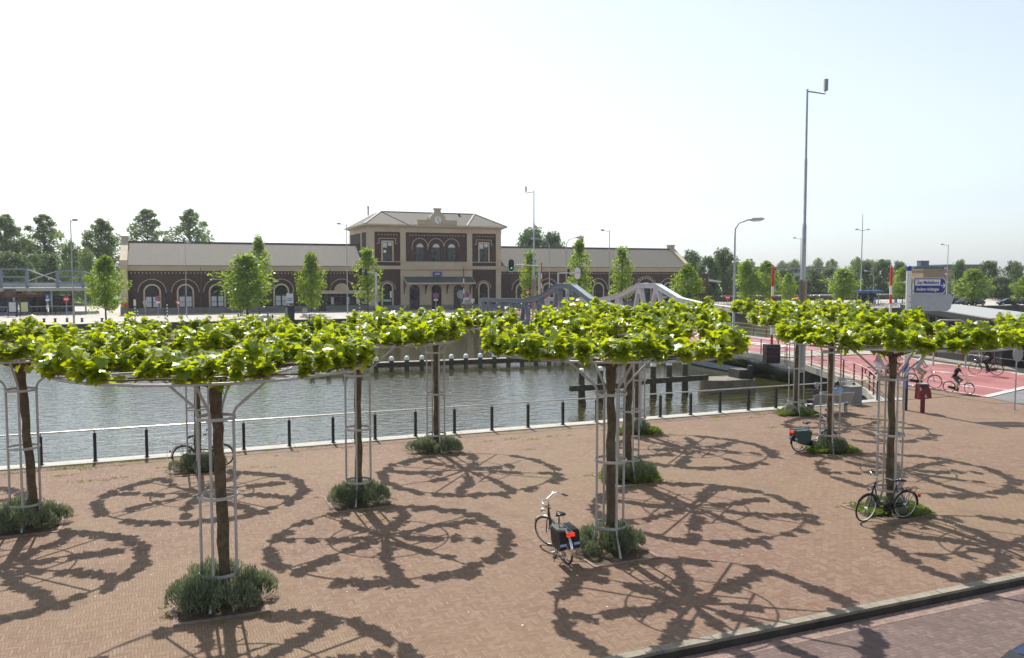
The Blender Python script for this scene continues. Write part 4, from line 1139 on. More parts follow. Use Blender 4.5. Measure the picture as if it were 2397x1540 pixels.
# ------------------------------------------------------------------ people
def remesh(mb, name, m, parent, vox=.012, it=4):
    o = mb.build(name, m, parent, False)
    md = o.modifiers.new('voxel', 'REMESH'); md.mode = 'VOXEL'; md.voxel_size = vox; md.use_smooth_shade = True
    sm = o.modifiers.new('soft', 'SMOOTH'); sm.iterations = it; sm.factor = .5
    dg = bpy.context.evaluated_depsgraph_get(); dg.update()
    me = bpy.data.meshes.new_from_object(o.evaluated_get(dg))
    old = o.data; o.modifiers.clear(); o.data = me; me.name = name; bpy.data.meshes.remove(old)
    if not me.materials: me.materials.append(m)
    for p in me.polygons: p.use_smooth = True
    return o
def V(*a): return Vector(a)
def person(label, loc, rz, J, shirt, trousers, shoes='black', hair='hairbrown', sleeves=.55, leg=1.0, bald=False, longhair=False, scale=1.0, face=(1,0,0), female=False, bag=False):
    t = thing('person', label, 'person', loc, rz, None, scale)
    g = {k: Vector(v) for k, v in J.items()}
    f = Vector(face).normalized(); side = Vector((0,0,1)).cross(f).normalized()
    mb = MB()
    pel, chest, neck, head = g['pelvis'], g['chest'], g['neck'], g['head']
    lat = Vector((0,1,0)); belly = pel.lerp(chest, .45)
    for s in (-1,1):
        mb.capsule(pel + lat*s*.07, belly + lat*s*.05, .10, .095); mb.capsule(belly + lat*s*.05, chest + lat*s*.075, .095, .105)
    mb.capsule(chest + V(0,0,.04), neck, .085, .052); mb.capsule(neck, head - V(0,0,.04), .052, .05)
    mb.capsule(head - V(0,0,.045) + f*.012, head + V(0,0,.035), .066, .088, 14)
    mb.capsule(head + f*.085 - V(0,0,.005), head + f*.100 - V(0,0,.03), .010, .014, 8)
    mb.capsule(head + f*.055 - V(0,0,.085), head + f*.07 - V(0,0,.085), .025, .022, 8)
    for s in (-1,1): mb.capsule(head + side*s*.086 + V(0,0,.015), head + side*s*.088 - V(0,0,.025), .016, .012, 8)
    for s, k in ((1,'l'),(-1,'r')):
        sh, el, ha = g['sh'+k], g['el'+k], g['ha'+k]
        mb.capsule(chest + lat*s*.10 + V(0,0,.05), sh, .07, .055); mb.capsule(sh, el, .052, .040); mb.capsule(el, ha, .040, .027)
        d = (ha-el).normalized(); sd = d.cross(V(0,0,1)); sd = sd.normalized() if sd.length > .1 else V(0,1,0); up = sd.cross(d).normalized()
        mb.capsule(ha + d*.02, ha + d*.075, .030, .034)
        for q in range(4):
            b0 = ha + d*.085 + sd*(q-1.5)*.019; L = (.040,.046,.043,.034)[q]
            b1 = b0 + d*L*.6 - up*L*.55; b2 = b1 - up*L*.6 - d*L*.25
            mb.capsule(b0, b1, .0105, .0095, 8); mb.capsule(b1, b2, .0095, .008, 8)
        mb.capsule(ha + d*.03 - sd*s*.03, ha + d*.07 - sd*s*.055 - up*.02, .013, .010, 8)
        hp, kn, an, toe = g['hip'+k], g['kn'+k], g['an'+k], g['toe'+k]
        mb.capsule(hp, kn, .078, .056); mb.capsule(kn, kn.lerp(an, .35), .054, .056); mb.capsule(kn.lerp(an, .35), an, .056, .036); mb.capsule(an, toe, .037, .030)
    body = remesh(mb, 'body', M['skin'], t, .0125, 2)
    # shirt
    mb = MB()
    for s in (-1,1):
        mb.capsule(pel + lat*s*.07 + V(0,0,.03), belly + lat*s*.055, .118, .112); mb.capsule(belly + lat*s*.055, chest + lat*s*.08, .112, .120)
    mb.capsule(chest + V(0,0,.05), chest.lerp(neck, .62), .095, .072)
    for s, k in ((1,'l'),(-1,'r')):
        sh, el, ha = g['sh'+k], g['el'+k], g['ha'+k]
        mb.capsule(chest + lat*s*.10 + V(0,0,.05), sh, .083, .071)
        if sleeves <= 1: mb.capsule(sh, sh.lerp(el, sleeves), .070, .063)
        else: mb.capsule(sh, el, .068, .055); mb.capsule(el, el.lerp(ha, .93), .055, .042)
    remesh(mb, 'shirt', shirt, t, .014, 3)
    mb = MB()
    for s, k in ((1,'l'),(-1,'r')):
        hp, kn, an = g['hip'+k], g['kn'+k], g['an'+k]
        mb.capsule(pel + lat*s*.06, hp, .116, .098); mb.capsule(hp, kn if leg > .5 else hp.lerp(kn, .95), .096, .072)
        if leg > .5: mb.capsule(kn, an.lerp(kn, .04), .070, .056)
    remesh(mb, 'trousers' if leg > .5 else 'shorts', trousers, t, .014, 3)
    for k in 'lr':
        an, toe = g['an'+k], g['toe'+k]; mb = MB(); mb.capsule(an - V(0,0,.015), toe + (toe-an).normalized()*.02, .048, .040)
        mb.capsule(an - V(0,0,.03) - (toe-an).normalized()*.03, toe, .042, .036)
        remesh(mb, 'shoe', M[shoes], t, .012, 2)
    mb = MB()
    if bald:
        for a in range(100, 261, 20):
            d = Matrix.Rotation(R(a), 3, 'Z') @ f; mb.capsule(head + d*.072 - V(0,0,.02), head + d*.074 + V(0,0,.03), .024, .022, 8)
    else:
        for a in range(60, 301, 20):
            d = Matrix.Rotation(R(a), 3, 'Z') @ f; mb.capsule(head + d*.066 - V(0,0,.04 if not longhair else .16), head + d*.06 + V(0,0,.055), .032, .036, 8)
        mb.capsule(head + V(0,0,.065) - f*.02, head + V(0,0,.072) + f*.035, .068, .052)
    remesh(mb, 'hair', M[hair], t, .012, 2)
    for s in (-1,1):
        mb = MB(); mb.ball(tuple(head + f*.078 + side*s*.031 + V(0,0,.012)), .011, .011, .009, 8, 6); mb.build('eye', M['blackgloss'], t)
    mb = MB(); mb.capsule(head + f*.079 + side*.02 - V(0,0,.056), head + f*.079 - side*.02 - V(0,0,.056), .007, .007, 6); mb.build('mouth', M['lips'], t)
    return t
M['hairbrown'] = mat('brown_hair', (.05,.03,.018), .6, var=.3, scale=30)
M['hairblond'] = mat('blond_hair', (.38,.25,.10), .6, var=.3, scale=30)
M['hairgrey'] = mat('grey_hair', (.42,.40,.37), .6, var=.2, scale=30)
M['lips'] = mat('lips', (.36,.13,.11), .5, var=.1)
M['checkshirt'] = mat('pale_check_shirt', (.40,.42,.46), .8, var=.5, scale=26)
M['purple'] = mat('lilac_shirt', (.36,.28,.60), .8, var=.15, scale=8)
M['pink'] = mat('pink_top', (.50,.28,.36), .8, var=.15, scale=8)
M['whitecloth'] = mat('white_cloth', (.68,.68,.70), .8, var=.08, scale=8)
M['khaki'] = mat('khaki_cloth', (.42,.35,.26), .8, var=.12, scale=8)
M['navy'] = mat('navy_shirt', (.018,.012,.03), .8, var=.2, scale=8)
M['greycloth'] = mat('grey_cloth', (.07,.075,.08), .8, var=.2, scale=8)
M['blackcloth'] = mat('black_cloth', (.015,.015,.018), .8, var=.2, scale=8)
M['denim'] = mat('dark_denim', (.03,.04,.08), .8, var=.2, scale=8)
M['skyblue'] = mat('sky_blue_shirt', (.17,.32,.66), .8, var=.12, scale=8)
RIDE = dict(pelvis=(-.27,0,1.01), chest=(-.13,0,1.40), neck=(-.08,0,1.53), head=(-.04,0,1.67),
  shl=(-.10,.19,1.44), ell=(.03,.27,1.22), hal=(.10,.30,1.13), shr=(-.10,-.19,1.44), elr=(.03,-.27,1.22), har=(.10,-.30,1.13),
  hipl=(-.25,.095,.97), knl=(.13,.11,.80), anl=(-.12,.13,.54), toel=(-.02,.13,.49),
  hipr=(-.25,-.095,.97), knr=(.02,-.11,.62), anr=(-.14,-.13,.22), toer=(-.02,-.13,.15))
def rider(bl, pl, xy, z, rz, scale=1.0, bike={}, **k):
    bicycle(bl, (xy[0], xy[1], z), rz, kick=False, crank=0.0, scale=scale, spokes=14, **bike)
    return person(pl, (xy[0], xy[1], z), rz, k.pop('J', RIDE), scale=scale, **k)
rider('bicycle ridden by the man in the pale check shirt', 'man in pale check shirt and khaki shorts cycling on the red road', (21.15,42.5), .045, math.atan2(-.60,.80), shirt=M['checkshirt'], trousers=M['khaki'], bald=True, hair='hairgrey', leg=.4, bike=dict(step=False, frame='bikesilver'))
rider('bicycle ridden by the person in the lilac shirt', 'person in lilac shirt and khaki trousers cycling behind the blue striped post', (21.3,45.6), .10, math.atan2(-.62,.78), shirt=M['purple'], trousers=M['khaki'], leg=.4, bike=dict(step=False, frame='black'), sleeves=.6)
rider('bicycle ridden by the woman in the pink top', 'woman in pink top and white trousers cycling, half behind a tree trunk', (20.15,45.1), .085, math.atan2(-.75,.6), shirt=M['pink'], trousers=M['whitecloth'], longhair=True, bike=dict(frame='bikegrey'), sleeves=.35)
BOY = dict(RIDE); BOY.update(har=(-.34,-.24,1.02), elr=(-.24,-.27,1.18))
rider('small boys bicycle ridden on the red road edge', 'blond boy in dark shirt and shorts riding one handed', (21.95,40.5), .02, math.atan2(-.72,.70), .83, J=BOY, shirt=M['navy'], trousers=M['greycloth'], hair='hairblond', leg=.4, face=(1,.5,0), bike=dict(step=False, frame='bikesilver', rack=False, steer=R(-20)))
rider('bicycle ridden by the cyclist in black', 'cyclist all in black riding up the red road by the far railing', (27.3,47.6), .09, math.atan2(.62,-.78), shirt=M['blackcloth'], trousers=M['blackcloth'], longhair=True, sleeves=2, bike=dict(frame='black', spokes=14) if False else dict(frame='black'))
SIT = dict(pelvis=(0,0,.55), chest=(.03,0,.93), neck=(.06,0,1.07), head=(.10,0,1.21),
  shl=(.04,.19,.98), ell=(.10,.26,.72), hal=(.32,.14,.62), shr=(.04,-.19,.98), elr=(.10,-.26,.72), har=(.32,-.14,.62),
  hipl=(.03,.095,.53), knl=(.44,.11,.52), anl=(.44,.11,.10), toel=(.57,.12,.04), hipr=(.03,-.095,.53), knr=(.44,-.11,.52), anr=(.46,-.11,.10), toer=(.59,-.12,.04))
SIT2 = dict(SIT); SIT2.update(ell=(-.02,.30,.74), hal=(-.16,.40,.80))
rb = QA + R(90)
def benchpos(dx, dy): return (13.35+dx*cq-dy*sq, 34.75+dx*sq+dy*cq, 0)
t = thing('park_bench', 'grey metal mesh bench facing the water beside the cabinet', 'bench', benchpos(0,0), rb)
mb = MB(); mb.box(-.22,-1.05,.415,.24,1.05,.445); mb.build('seat', M['signgrey'], t)
mb = MB(); mb.prism([(-.22,.47),(-.19,.47),(-.33,.86),(-.36,.86)], -1.05, 1.05, lambda u, v, a: (u, a, v)); mb.tube([(-.345,-1.07,.87),(-.345,1.07,.87)], .022, 8); mb.build('backrest', M['signgrey'], t)
for y in (-.95,.95):
    mb = MB(); mb.box(-.05,y-.05,0,.05,y+.05,.414); mb.beam((-.05,y,.3),(-.23,y,.5),.06,.06); mb.build('leg', M['signgrey'], t)
person('sitter in sky blue shirt on the bench, seen from behind', benchpos(.55,.02), rb, SIT, M['skyblue'], M['denim'], hair='hairbrown', sleeves=.6)
person('grey haired sitter in dark clothes with an arm along the bench', benchpos(-.55,.02), rb, SIT2, M['greycloth'], M['blackcloth'], hair='hairgrey', sleeves=2)

# ------------------------------------------------------------------ street furniture near the bridge
t = thing('utility_cabinet', 'square grey utility cabinet beside the bench', 'cabinet', (15.35,37.2,0), QA)
mb = MB(); mb.box(-.32,-.26,.06,.32,.26,.80); mb.build('body', M['cabinet'], t)
mb = MB(); mb.box(-.35,-.29,.802,.35,.29,.84); mb.build('lid', M['cabinet'], t)
mb = MB(); mb.box(-.28,-.267,.12,.28,-.261,.74); mb.build('door', M['cabinet'], t)
mb = MB(); mb.box(-.34,-.28,-.02,.34,.28,.058); mb.build('base', M['concrete'], t)
t = thing('litter_bin', 'dark red litter bin on a post in front of the cyclists', 'litter bin', (17.42,34.95,0), R(4))
mb = MB(); mb.box(-.07,-.06,0,.07,.06,.66); mb.build('post', M['redbin'], t)
mb = MB(); mb.prism([(-.27,.58),(.29,.62),(.27,.85),(.20,1.05),(.12,1.22),(-.24,1.20)], -.17, .17, lambda u, v, a: (u, a, v)); bd = mb.build('bin_body', M['redbin'], t)
mb = MB(); mb.box(-.20,-.174,1.06,.10,-.171,1.19); mb.build('opening', M['black'], bd)
mb = MB(); mb.prism([(-.20,1.222),(.13,1.235),(.13,1.25),(-.20,1.238)], -.19, .19, lambda u, v, a: (u, a, v)); mb.build('lid', M['signgrey'], bd)
text('2', .16, M['white'], bd, (-.205,-.174,1.02), (R(90),0,0), 'number', bold=.004)
mb = MB(); mb.ball((.02,-.176,.79), .018, .003, .018, 8, 6); mb.beam((.02,-.176,.765),(.0,-.176,.70),.03,.006,up=(0,1,0)); mb.beam((.02,-.176,.75),(.06,-.176,.72),.014,.006,up=(0,1,0)); mb.beam((.0,-.176,.70),(-.02,-.176,.66),.014,.006,up=(0,1,0)); mb.beam((.0,-.176,.70),(.025,-.176,.66),.014,.006,up=(0,1,0)); mb.beam((.05,-.176,.68),(.085,-.176,.68),.05,.006,up=(0,1,0)); mb.build('pictogram', M['white'], bd)

sp = thing('direction_sign', 'tall white and blue striped post with blue direction sign', 'signpost', (16.98,35.6,0), R(2))
mb = MB(); mb.lathe([(.105,-.05),(.105,.95)], 20); mb.build('post_foot', M['black'], sp)
mb = MB(); mb.lathe([(.103,.95),(.103,6.0)], 20); po = mb.build('post', M['white'], sp)
for z0 in (.95, 1.55):
    mb = MB(); vs = []; fs = []; n = 40
    for i in range(n+1):
        a = 2*math.pi*i/n - math.pi*.5
        zb = z0 + (.55 if z0 > 1 else .42)*(1-abs(1-2*((i/n) % 1)))*1.0 if z0 > 1 else z0
        zt = z0 + .30 + .55*(1-abs(1-2*((i/n+.25) % 1)))
        zb = (z0 + .55*(1-abs(1-2*((i/n+.25) % 1)))) if z0 > 1 else z0
        for z in (zb, zt): vs.append((.1045*math.cos(a), .1045*math.sin(a), z))
    for i in range(n): fs.append((2*i, 2*i+2, 2*i+3, 2*i+1))
    mb.add(vs, fs, True); mb.build('stripe', M['bluebright'], po)
mb = MB(); mb.lathe([(.108,6.0),(.108,6.16),(.09,6.2),(.02,6.22)], 20); mb.build('cap', M['blue'], sp)
# upper sign panel
def arrow_panel(x0, x1, z0, z1, r):
    pts = [(x0,z0),(x1-r,z0)] + [(x1-r+r*math.sin(R(a))*.8, z0+(z1-z0)*(.5-.5*math.cos(R(a)))) for a in range(15, 180, 15)] + [(x1-r,z1),(x0,z1)]
    return pts
mb = MB(); panel(mb, arrow_panel(.17,1.66,5.02,5.72,.22), -.07, -.01); pn = mb.build('sign_panel', M['palebld'], sp)
mb = MB(); panel(mb, arrow_panel(.215,1.615,5.065,5.675,.21), -.076, -.071); mb.build('sign_face', M['blue'], pn)
mb = MB(); mb.box(.25,-.081,5.375,1.34,-.0765,5.64); mb.build('white_field', M['white'], pn)
text('Zep Middelburg', .205, M['blue'], pn, (.795,-.083,5.50), (R(90),0,0), bold=.004, xs=.735)
text('Andere richtingen', .205, M['white'], pn, (.795,-.08,5.215), (R(90),0,0), bold=.003, xs=.66)
mb = MB()
for p, q in (((1.37,5.37),(1.56,5.37)),((1.47,5.47),(1.56,5.37)),((1.47,5.27),(1.56,5.37))): mb.beam((p[0],-.079,p[1]),(q[0],-.079,q[1]),.045,.008,up=(0,1,0))
mb.build('arrow', M['white'], pn)
mb = MB(); mb.box(.09,-.05,5.1,.172,-.02,5.2); mb.box(.09,-.05,5.55,.172,-.02,5.65); mb.build('bracket', M['galv'], pn)
mb = MB(); panel(mb, [(.12,4.28),(1.72,4.28),(1.86,4.38),(1.98,4.82),(1.9,4.97),(1.78,5.0),(.12,5.0)], .0, .07); pb = mb.build('blank_panel', paint('cool_grey_panel', (.42,.46,.50)), sp)
mb = MB()
for z in (4.4,4.65,4.9): mb.box(-.02,-.13,z,.12,-.105,z+.04)
mb.build('clamp', M['galv'], pb)
t = thing('round_sign', 'round traffic sign seen from its grey back, at the right edge', 'traffic sign', (21.7,35.55,0), R(6))
mb = MB(); mb.lathe([(.03,-.02),(.03,1.35)], 10); mb.lathe([(.024,1.35),(.024,2.75)], 10); mb.build('pole', M['galv'], t)
mb = MB(); mb.prism([(.24*math.cos(R(a)), 2.42+.31*math.sin(R(a))) for a in range(0,360,12)], -.075, -.06, lambda u, v, a: (u, a, v)); ds = mb.build('sign_disc', M['signgrey'], t)
mb = MB(); mb.box(-.2,-.058,2.50,.2,-.025,2.54); mb.box(-.2,-.058,2.28,.2,-.025,2.32); mb.build('back_rail', M['galv'], ds)
t = thing('hoop_rail', 'grey steel hoop barrier before the black building', 'barrier', (27.3,51.6,.28), R(-20))
mb = MB(); mb.tube([(-.9,0,-.3),(-.9,0,2.35),(-.8,0,2.62),(-.55,0,2.75),(.55,0,2.75),(.8,0,2.62),(.9,0,2.35),(.9,0,-.3)], .05, 10); mb.build('hoop', M['galv'], t)
# black waterside building
bb = thing('waterside_building', 'low black waterside building with flat pale roof right of the bridge', 'building', (29.9,51.3,0), math.atan2(25.2,6.4))
mb = MB(); mb.box(.5,-4.0,-2.0,25.5,-.6,2.75); mb.build('wall', M['darkbld'], bb)
mb = MB(); mb.prism([(-.6,2.98),(26,2.98),(26,3.2),(-.6,3.2)], -4.4, .4, lambda u, v, a: (u, a, v)); rf = mb.build('roof', M['roofgrey'], bb)
mb = MB(); mb.prism([(-.62,2.74),(26.1,2.74),(26.1,3.14),(-.62,3.14)], .402, .47, lambda u, v, a: (u, a, v)); mb.build('fascia', M['darkbld'], rf)
for x in (2,5,8,11,14,17,20):
    mb = MB(); mb.box(x,-.598,.2,x+2.4,-.56,2.3); wd_ = mb.build('window', M['glass'], bb)
    mb = MB(); mb.box(x-.06,-.598,.1,x,-.50,2.4); mb.box(x+2.4,-.598,.1,x+2.46,-.5,2.4); mb.build('frame', M['palebld'], wd_)
mb = MB(); mb.box(-.3,-3.5,-1.5,.35,-2.2,2.85); mb.build('pillar', M['palebld'], bb)

# ------------------------------------------------------------------ masts, barriers and lamps
def mast(label, x, y, z0, arm, hd, sleeve=True, ztop=16.6, armdir=1):
    t = thing('camera_mast', label, 'mast', (x,y,z0), R(-4), 'tall camera masts at the bridge')
    if sleeve:
        mb = MB(); mb.lathe([(.24,-.1),(.24,5.25),(.27,5.25),(.27,5.4)], 12); mb.build('sleeve', M['galv'], t)
    mb = MB(); mb.lathe([(.15,0),(.145,5.4),(.125,8.6),(.10,8.62),(.09,12.4),(.07,12.42),(.055,ztop-z0)], 14); mb.build('pole', M['galv'], t)
    mb = MB(); e = (armdir*1.0,0,ztop-z0-.28); mb.tube([(0,0,ztop-z0-.12), e, (armdir*1.02,0,ztop-z0-.05)], .045, 8); mb.build('arm', M['galv'], t)
    mb = MB(); mb.box(armdir*1.02-.07,-.12,ztop-z0-.1,armdir*1.02+.12,.12,ztop-z0+.55); mb.build('camera_housing', M['signgrey'], t)
mast('tall tapered steel camera mast at the near bridge end', 17.15, 49.0, .18, 1, 1)
mx_, my_ = at(1249,105); mast('thinner camera mast beyond the hump of the near truss', mx_, my_, 0, 1, 1, ztop=16.4, armdir=-1)
def boom(label, x, y, z0, L, base=True, rz=0.0):
    t = thing('barrier_boom', label, 'barrier', (x,y,z0), rz, 'raised red and white bridge booms')
    mb = MB(); mb.box(-.45,-.4,-.15,.45,.4,1.05); bs = mb.build('barrier_housing', M['black'], t)
    n = int(L/.62); 
    for i in range(n):
        z = 1.052+i*.62; mb = MB(); mb.box(-.07,-.05,z,.07,.05,z+.615); mb.build('boom_band', M['red'] if i % 2 == n % 2 or i == n-1 else M['white'], t)
    mb = MB(); mb.lathe([(.05,0),(.05,.14)], 8, (0,0,1.052+n*.62)); mb.build('tip_lamp', M['red'], t)
    mb = MB()
    for z in (.3,.6,.9): mb.tube([(-.7,-.55,z),(.7,-.55,z)], .02, 6)
    for x_ in (-.7,.7): mb.tube([(x_,-.55,-.1),(x_,-.55,1.0)], .025, 6)
    mb.build('guard_frame', M['redrail'], t)
boom('raised red and white boom at the left near bridge end', 16.75, 53.4, .33, 5.0)
boom('raised red and white boom right of the road near the direction sign', 26.3, 57.7, .33, 5.2)
bx_, by_ = at(1085,103); boom('raised red and white boom in front of the station entrance', bx_, by_, .05, 5.6)
bx_, by_ = at(1267,106); boom('raised red and white boom beside the signal gantry', bx_, by_, .05, 6.6)

def lamp(label, px, Y, ytop, heads=((-1,.9),), curved=False, z0=0.0, big=False, r0=.09, xy=None, grp='street lamps'):
    x, y = xy if xy else at(px, Y)
    zt = zat(ytop, Y)
    t = thing('street_lamp', label, 'street lamp', (x, y, z0), R(8), grp)
    H_ = zt - z0
    mb = MB()
    mb.lathe([(r0*1.35,-.05),(r0*1.3,H_*.12),(r0,H_*.121),(r0*.8,H_*.5),(r0*.6,H_*.88 if curved else H_)], 10); pole = mb.build('pole', M['galv'], t)
    for s, L in heads:
        mb = MB()
        if curved: mb.tube([(0,0,H_*.88),(s*.02,0,H_*.93),(s*L*.25,0,H_*.975),(s*L*.8,0,H_-.02),(s*L,0,H_)], r0*.55, 8)
        else: mb.tube([(0,0,H_-.25),(s*L*.5,0,H_-.16),(s*L,0,H_-.02)], r0*.4, 8)
        mb.build('arm', M['galv'], t)
        k = 1.25 if big else .75
        mb = MB(); mb.prism([(0,-.04),(.15*k,-.10),(.75*k,-.08),(.85*k,.02),(.7*k,.10),(.12*k,.12),(0,.06)], -.15*k, .15*k, lambda u, v, a, s=s, L=L: (s*(L-.05+u), a, H_+v+u*.06))
        hd = mb.build('lamp_head', M['palebld'] if big else M['galv'], t)
        mb = MB(); mb.prism([(.18*k,-.12),(.72*k,-.105),(.66*k,-.14),(.24*k,-.15)], -.12*k, .12*k, lambda u, v, a, s=s, L=L: (s*(L-.05+u), a, H_+v+u*.06)); mb.build('diffuser', M['curtain'], hd)
    return t
lamp('street lamp at far left before the tall poplars', 170, 99.2, 515, heads=((1,.25),))
lamp('thin pole lamp before the left arched windows', 435, 119, 568, heads=((1,.2),), r0=.07)
lamp('street lamp before the shop front left of the entrance', 812.5, 127, 524, heads=((-1,.9),))
lamp('curved lamp bending left behind the camera mast', 1285.5, 108, 559, heads=((-1,1.9),), curved=True)
lamp('curved lamp bending right above the near truss', 1325, 100, 556, heads=((1,1.2),), curved=True, big=True)
lamp('street lamp before the right station wing', 1425.5, 131, 539, heads=((-1,.9),))
lamp('near curved lamp with big pale head by the bridge', 1718, 60, 514, heads=((1,1.15),), curved=True, big=True, z0=.33, r0=.10)
lamp('far single lamp just left of the tall mast', 1872, 165, 557, heads=((-1,1.1),))
lamp('tall two armed lamp over the far trees', 2014.5, 165, 537, heads=((-1,.95),(1,.95)), r0=.13)
lamp('far single lamp behind the direction sign', 2216, 165, 572, heads=((-1,1.1),))
lamp('small curved lamp between the far trees', 2044, 170, 634, heads=((-1,1.5),), curved=True, r0=.06)
lamp('small curved lamp right of the direction sign', 2233, 172, 642, heads=((-1,1.5),), curved=True, r0=.06)
# top stub above the two armed lamp
x, y = at(2014.5, 165)
t = thing('antenna_pole', 'slim pole rising above the two armed lamp', 'pole', (x, y, zat(537,165)), 0)
mb = MB(); mb.lathe([(.075,0),(.06,3.0)], 8); mb.build('pole', M['galv'], t)

# traffic signals
def signal_head(mb_black, lens, parent, c, face_y=-1, board=False, k=1.0, rz=0):
    pass
def head(parent, c, k=1.0, board=False, rz=0.0, green=False):
    mr = Matrix.Rotation(rz, 4, 'Z'); c = Vector(c)
    def place(mb): xf(mb, lambda p: c + mr @ p)
    if board:
        mb = MB(); pts = [(.38*k*math.cos(R(a)), .42*k+.36*k*math.sin(R(a))) for a in range(0,181,15)] + [(.38*k*math.cos(R(a)), -.42*k+.36*k*math.sin(R(a))) for a in range(180,361,15)]
        mb.prism(pts, .02, .05, lambda u, v, a: (u, a, v)); place(mb); bo = mb.build('signal_board', M['white'], parent)
        mb = MB(); mb.prism([(u*.84, v*.88) for u, v in pts], -.0, .019, lambda u, v, a: (u, a, v)); place(mb); mb.build('board_face', M['black'], bo)
    mb = MB(); mb.box(-.16*k,-.22*k,-.5*k,.16*k,-.002,.5*k)
    for z in (-.32,0,.32):
        mb.tube([(0,-.22*k,z*k+.02),(0,-.40*k,z*k+.0)], .13*k, 10, cap=False)
    place(mb); h = mb.build('signal_head', M['black'], parent)
    for z, m_ in ((.32,'redrail'),(0,'brown'),(-.32,'lampgreen' if green else 'blackgloss')):
        mb = MB(); mb.ball((0,-.225*k,z*k), .11*k, .02, .11*k, 10, 6); place(mb); mb.build('lens', M[m_], h)
x, y = at(1262, 100)
t = thing('traffic_signal', 'overhead traffic signal with white edged board on a pale gantry arm', 'traffic light', (x,y,0), R(5))
H_ = zat(621,100)
mb = MB(); mb.lathe([(.14,0),(.13,H_)], 12); mb.build('post', M['palebld'], t)
mb = MB(); mb.tube([(0,0,H_-.1),(-2.95,0,H_+.05)], .08, 8); mb.build('arm', M['palebld'], t)
head(t, (-3.4,-.1,H_+.0), 1.05, True, 0, True)
x, y = at(1306, 106)
t = thing('traffic_signal', 'pale portal with two traffic signals seen from behind', 'traffic light', (x,y,0), R(5))
H_ = zat(638,106)
mb = MB(); mb.lathe([(.12,0),(.11,H_)], 12); mb.build('post', M['palebld'], t)
mb = MB(); mb.tube([(0,0,H_-.08),(2.8,0,H_)], .07, 8); mb.build('arm', M['palebld'], t)
head(t, (1.35,.1,H_+.0), .9, False, R(180)); head(t, (2.5,.1,H_-.1), .95, True, R(180))
x, y = at(880, 118)
t = thing('traffic_signal', 'white post with two black traffic signals on an arm left of the entrance', 'traffic light', (x,y,0), R(10))
H_ = zat(637,118)
mb = MB(); mb.lathe([(.16,1.3),(.16,H_)], 12); mb.build('post', M['palebld'], t)
for i in range(4):
    mb = MB(); mb.lathe([(.165,i*.33),(.165,i*.33+.165)], 12); mb.build('black_band', M['black'], t)
mb = MB(); mb.tube([(0,0,H_-.15),(-2.0,0,H_+.15)], .07, 8); mb.build('arm', M['palebld'], t)
head(t, (-1.3,0,H_), 1.0, False, R(-70)); head(t, (-2.0,0,H_+.05), 1.0, False, R(-70))
mb = MB(); mb.box(-.05,-.25,2.0,.35,-.17,3.1); mb.build('control_box', M['signgrey'], t)
x, y = at(384, 116)
t = thing('traffic_signal', 'low black traffic signal on a striped post by the left windows', 'traffic light', (x,y,0), R(20))
mb = MB(); mb.lathe([(.06,0),(.06,2.6)], 10); mb.build('post', M['black'], t)
head(t, (0,0,3.1), .9, False, R(60))
# black and white striped posts
def striped(label, px, Y, h, top=None):
    x, y = at(px, Y); t = thing('striped_post', label, 'post', (x,y,0), 0, 'black and white striped posts')
    n = int(h/.22)
    for i in range(n):
        mb = MB(); mb.lathe([(.075,i*.22),(.075,i*.22+.219)], 10); mb.build('band', M['white'] if i % 2 else M['black'], t)
    if top == 'red':
        mb = MB(); mb.box(-.13,-.1,n*.22,.13,.1,n*.22+.35); mb.build('signal_box', M['red'], t)
    if top == 'plate':
        mb = MB(); mb.box(-.22,-.03,n*.22,.22,.03,n*.22+.5); mb.build('plate', M['white'], t)
    if top == 'pale':
        mb = MB(); mb.box(-.14,-.08,n*.22,.14,.08,n*.22+.9); mb.build('box', M['palebld'], t)
striped('striped post with pale box before the first arched window', 314, 117, 1.55, 'pale')
striped('striped post left of the no parking sign, bare topped', 389.5, 117, 1.8)
striped('short striped post by the first arched window', 320, 117.5, 1.0)
striped('striped post with red box before the shop front', 841, 119, 2.6, 'red')
striped('striped post right of the entrance, beside the round signs', 1083, 112, 2.2)
striped('striped post with white plate near the bridge corner', 1106, 112, 2.2, 'plate')
striped('striped post under the yield sign by the truss', 1238, 108, 2.6)
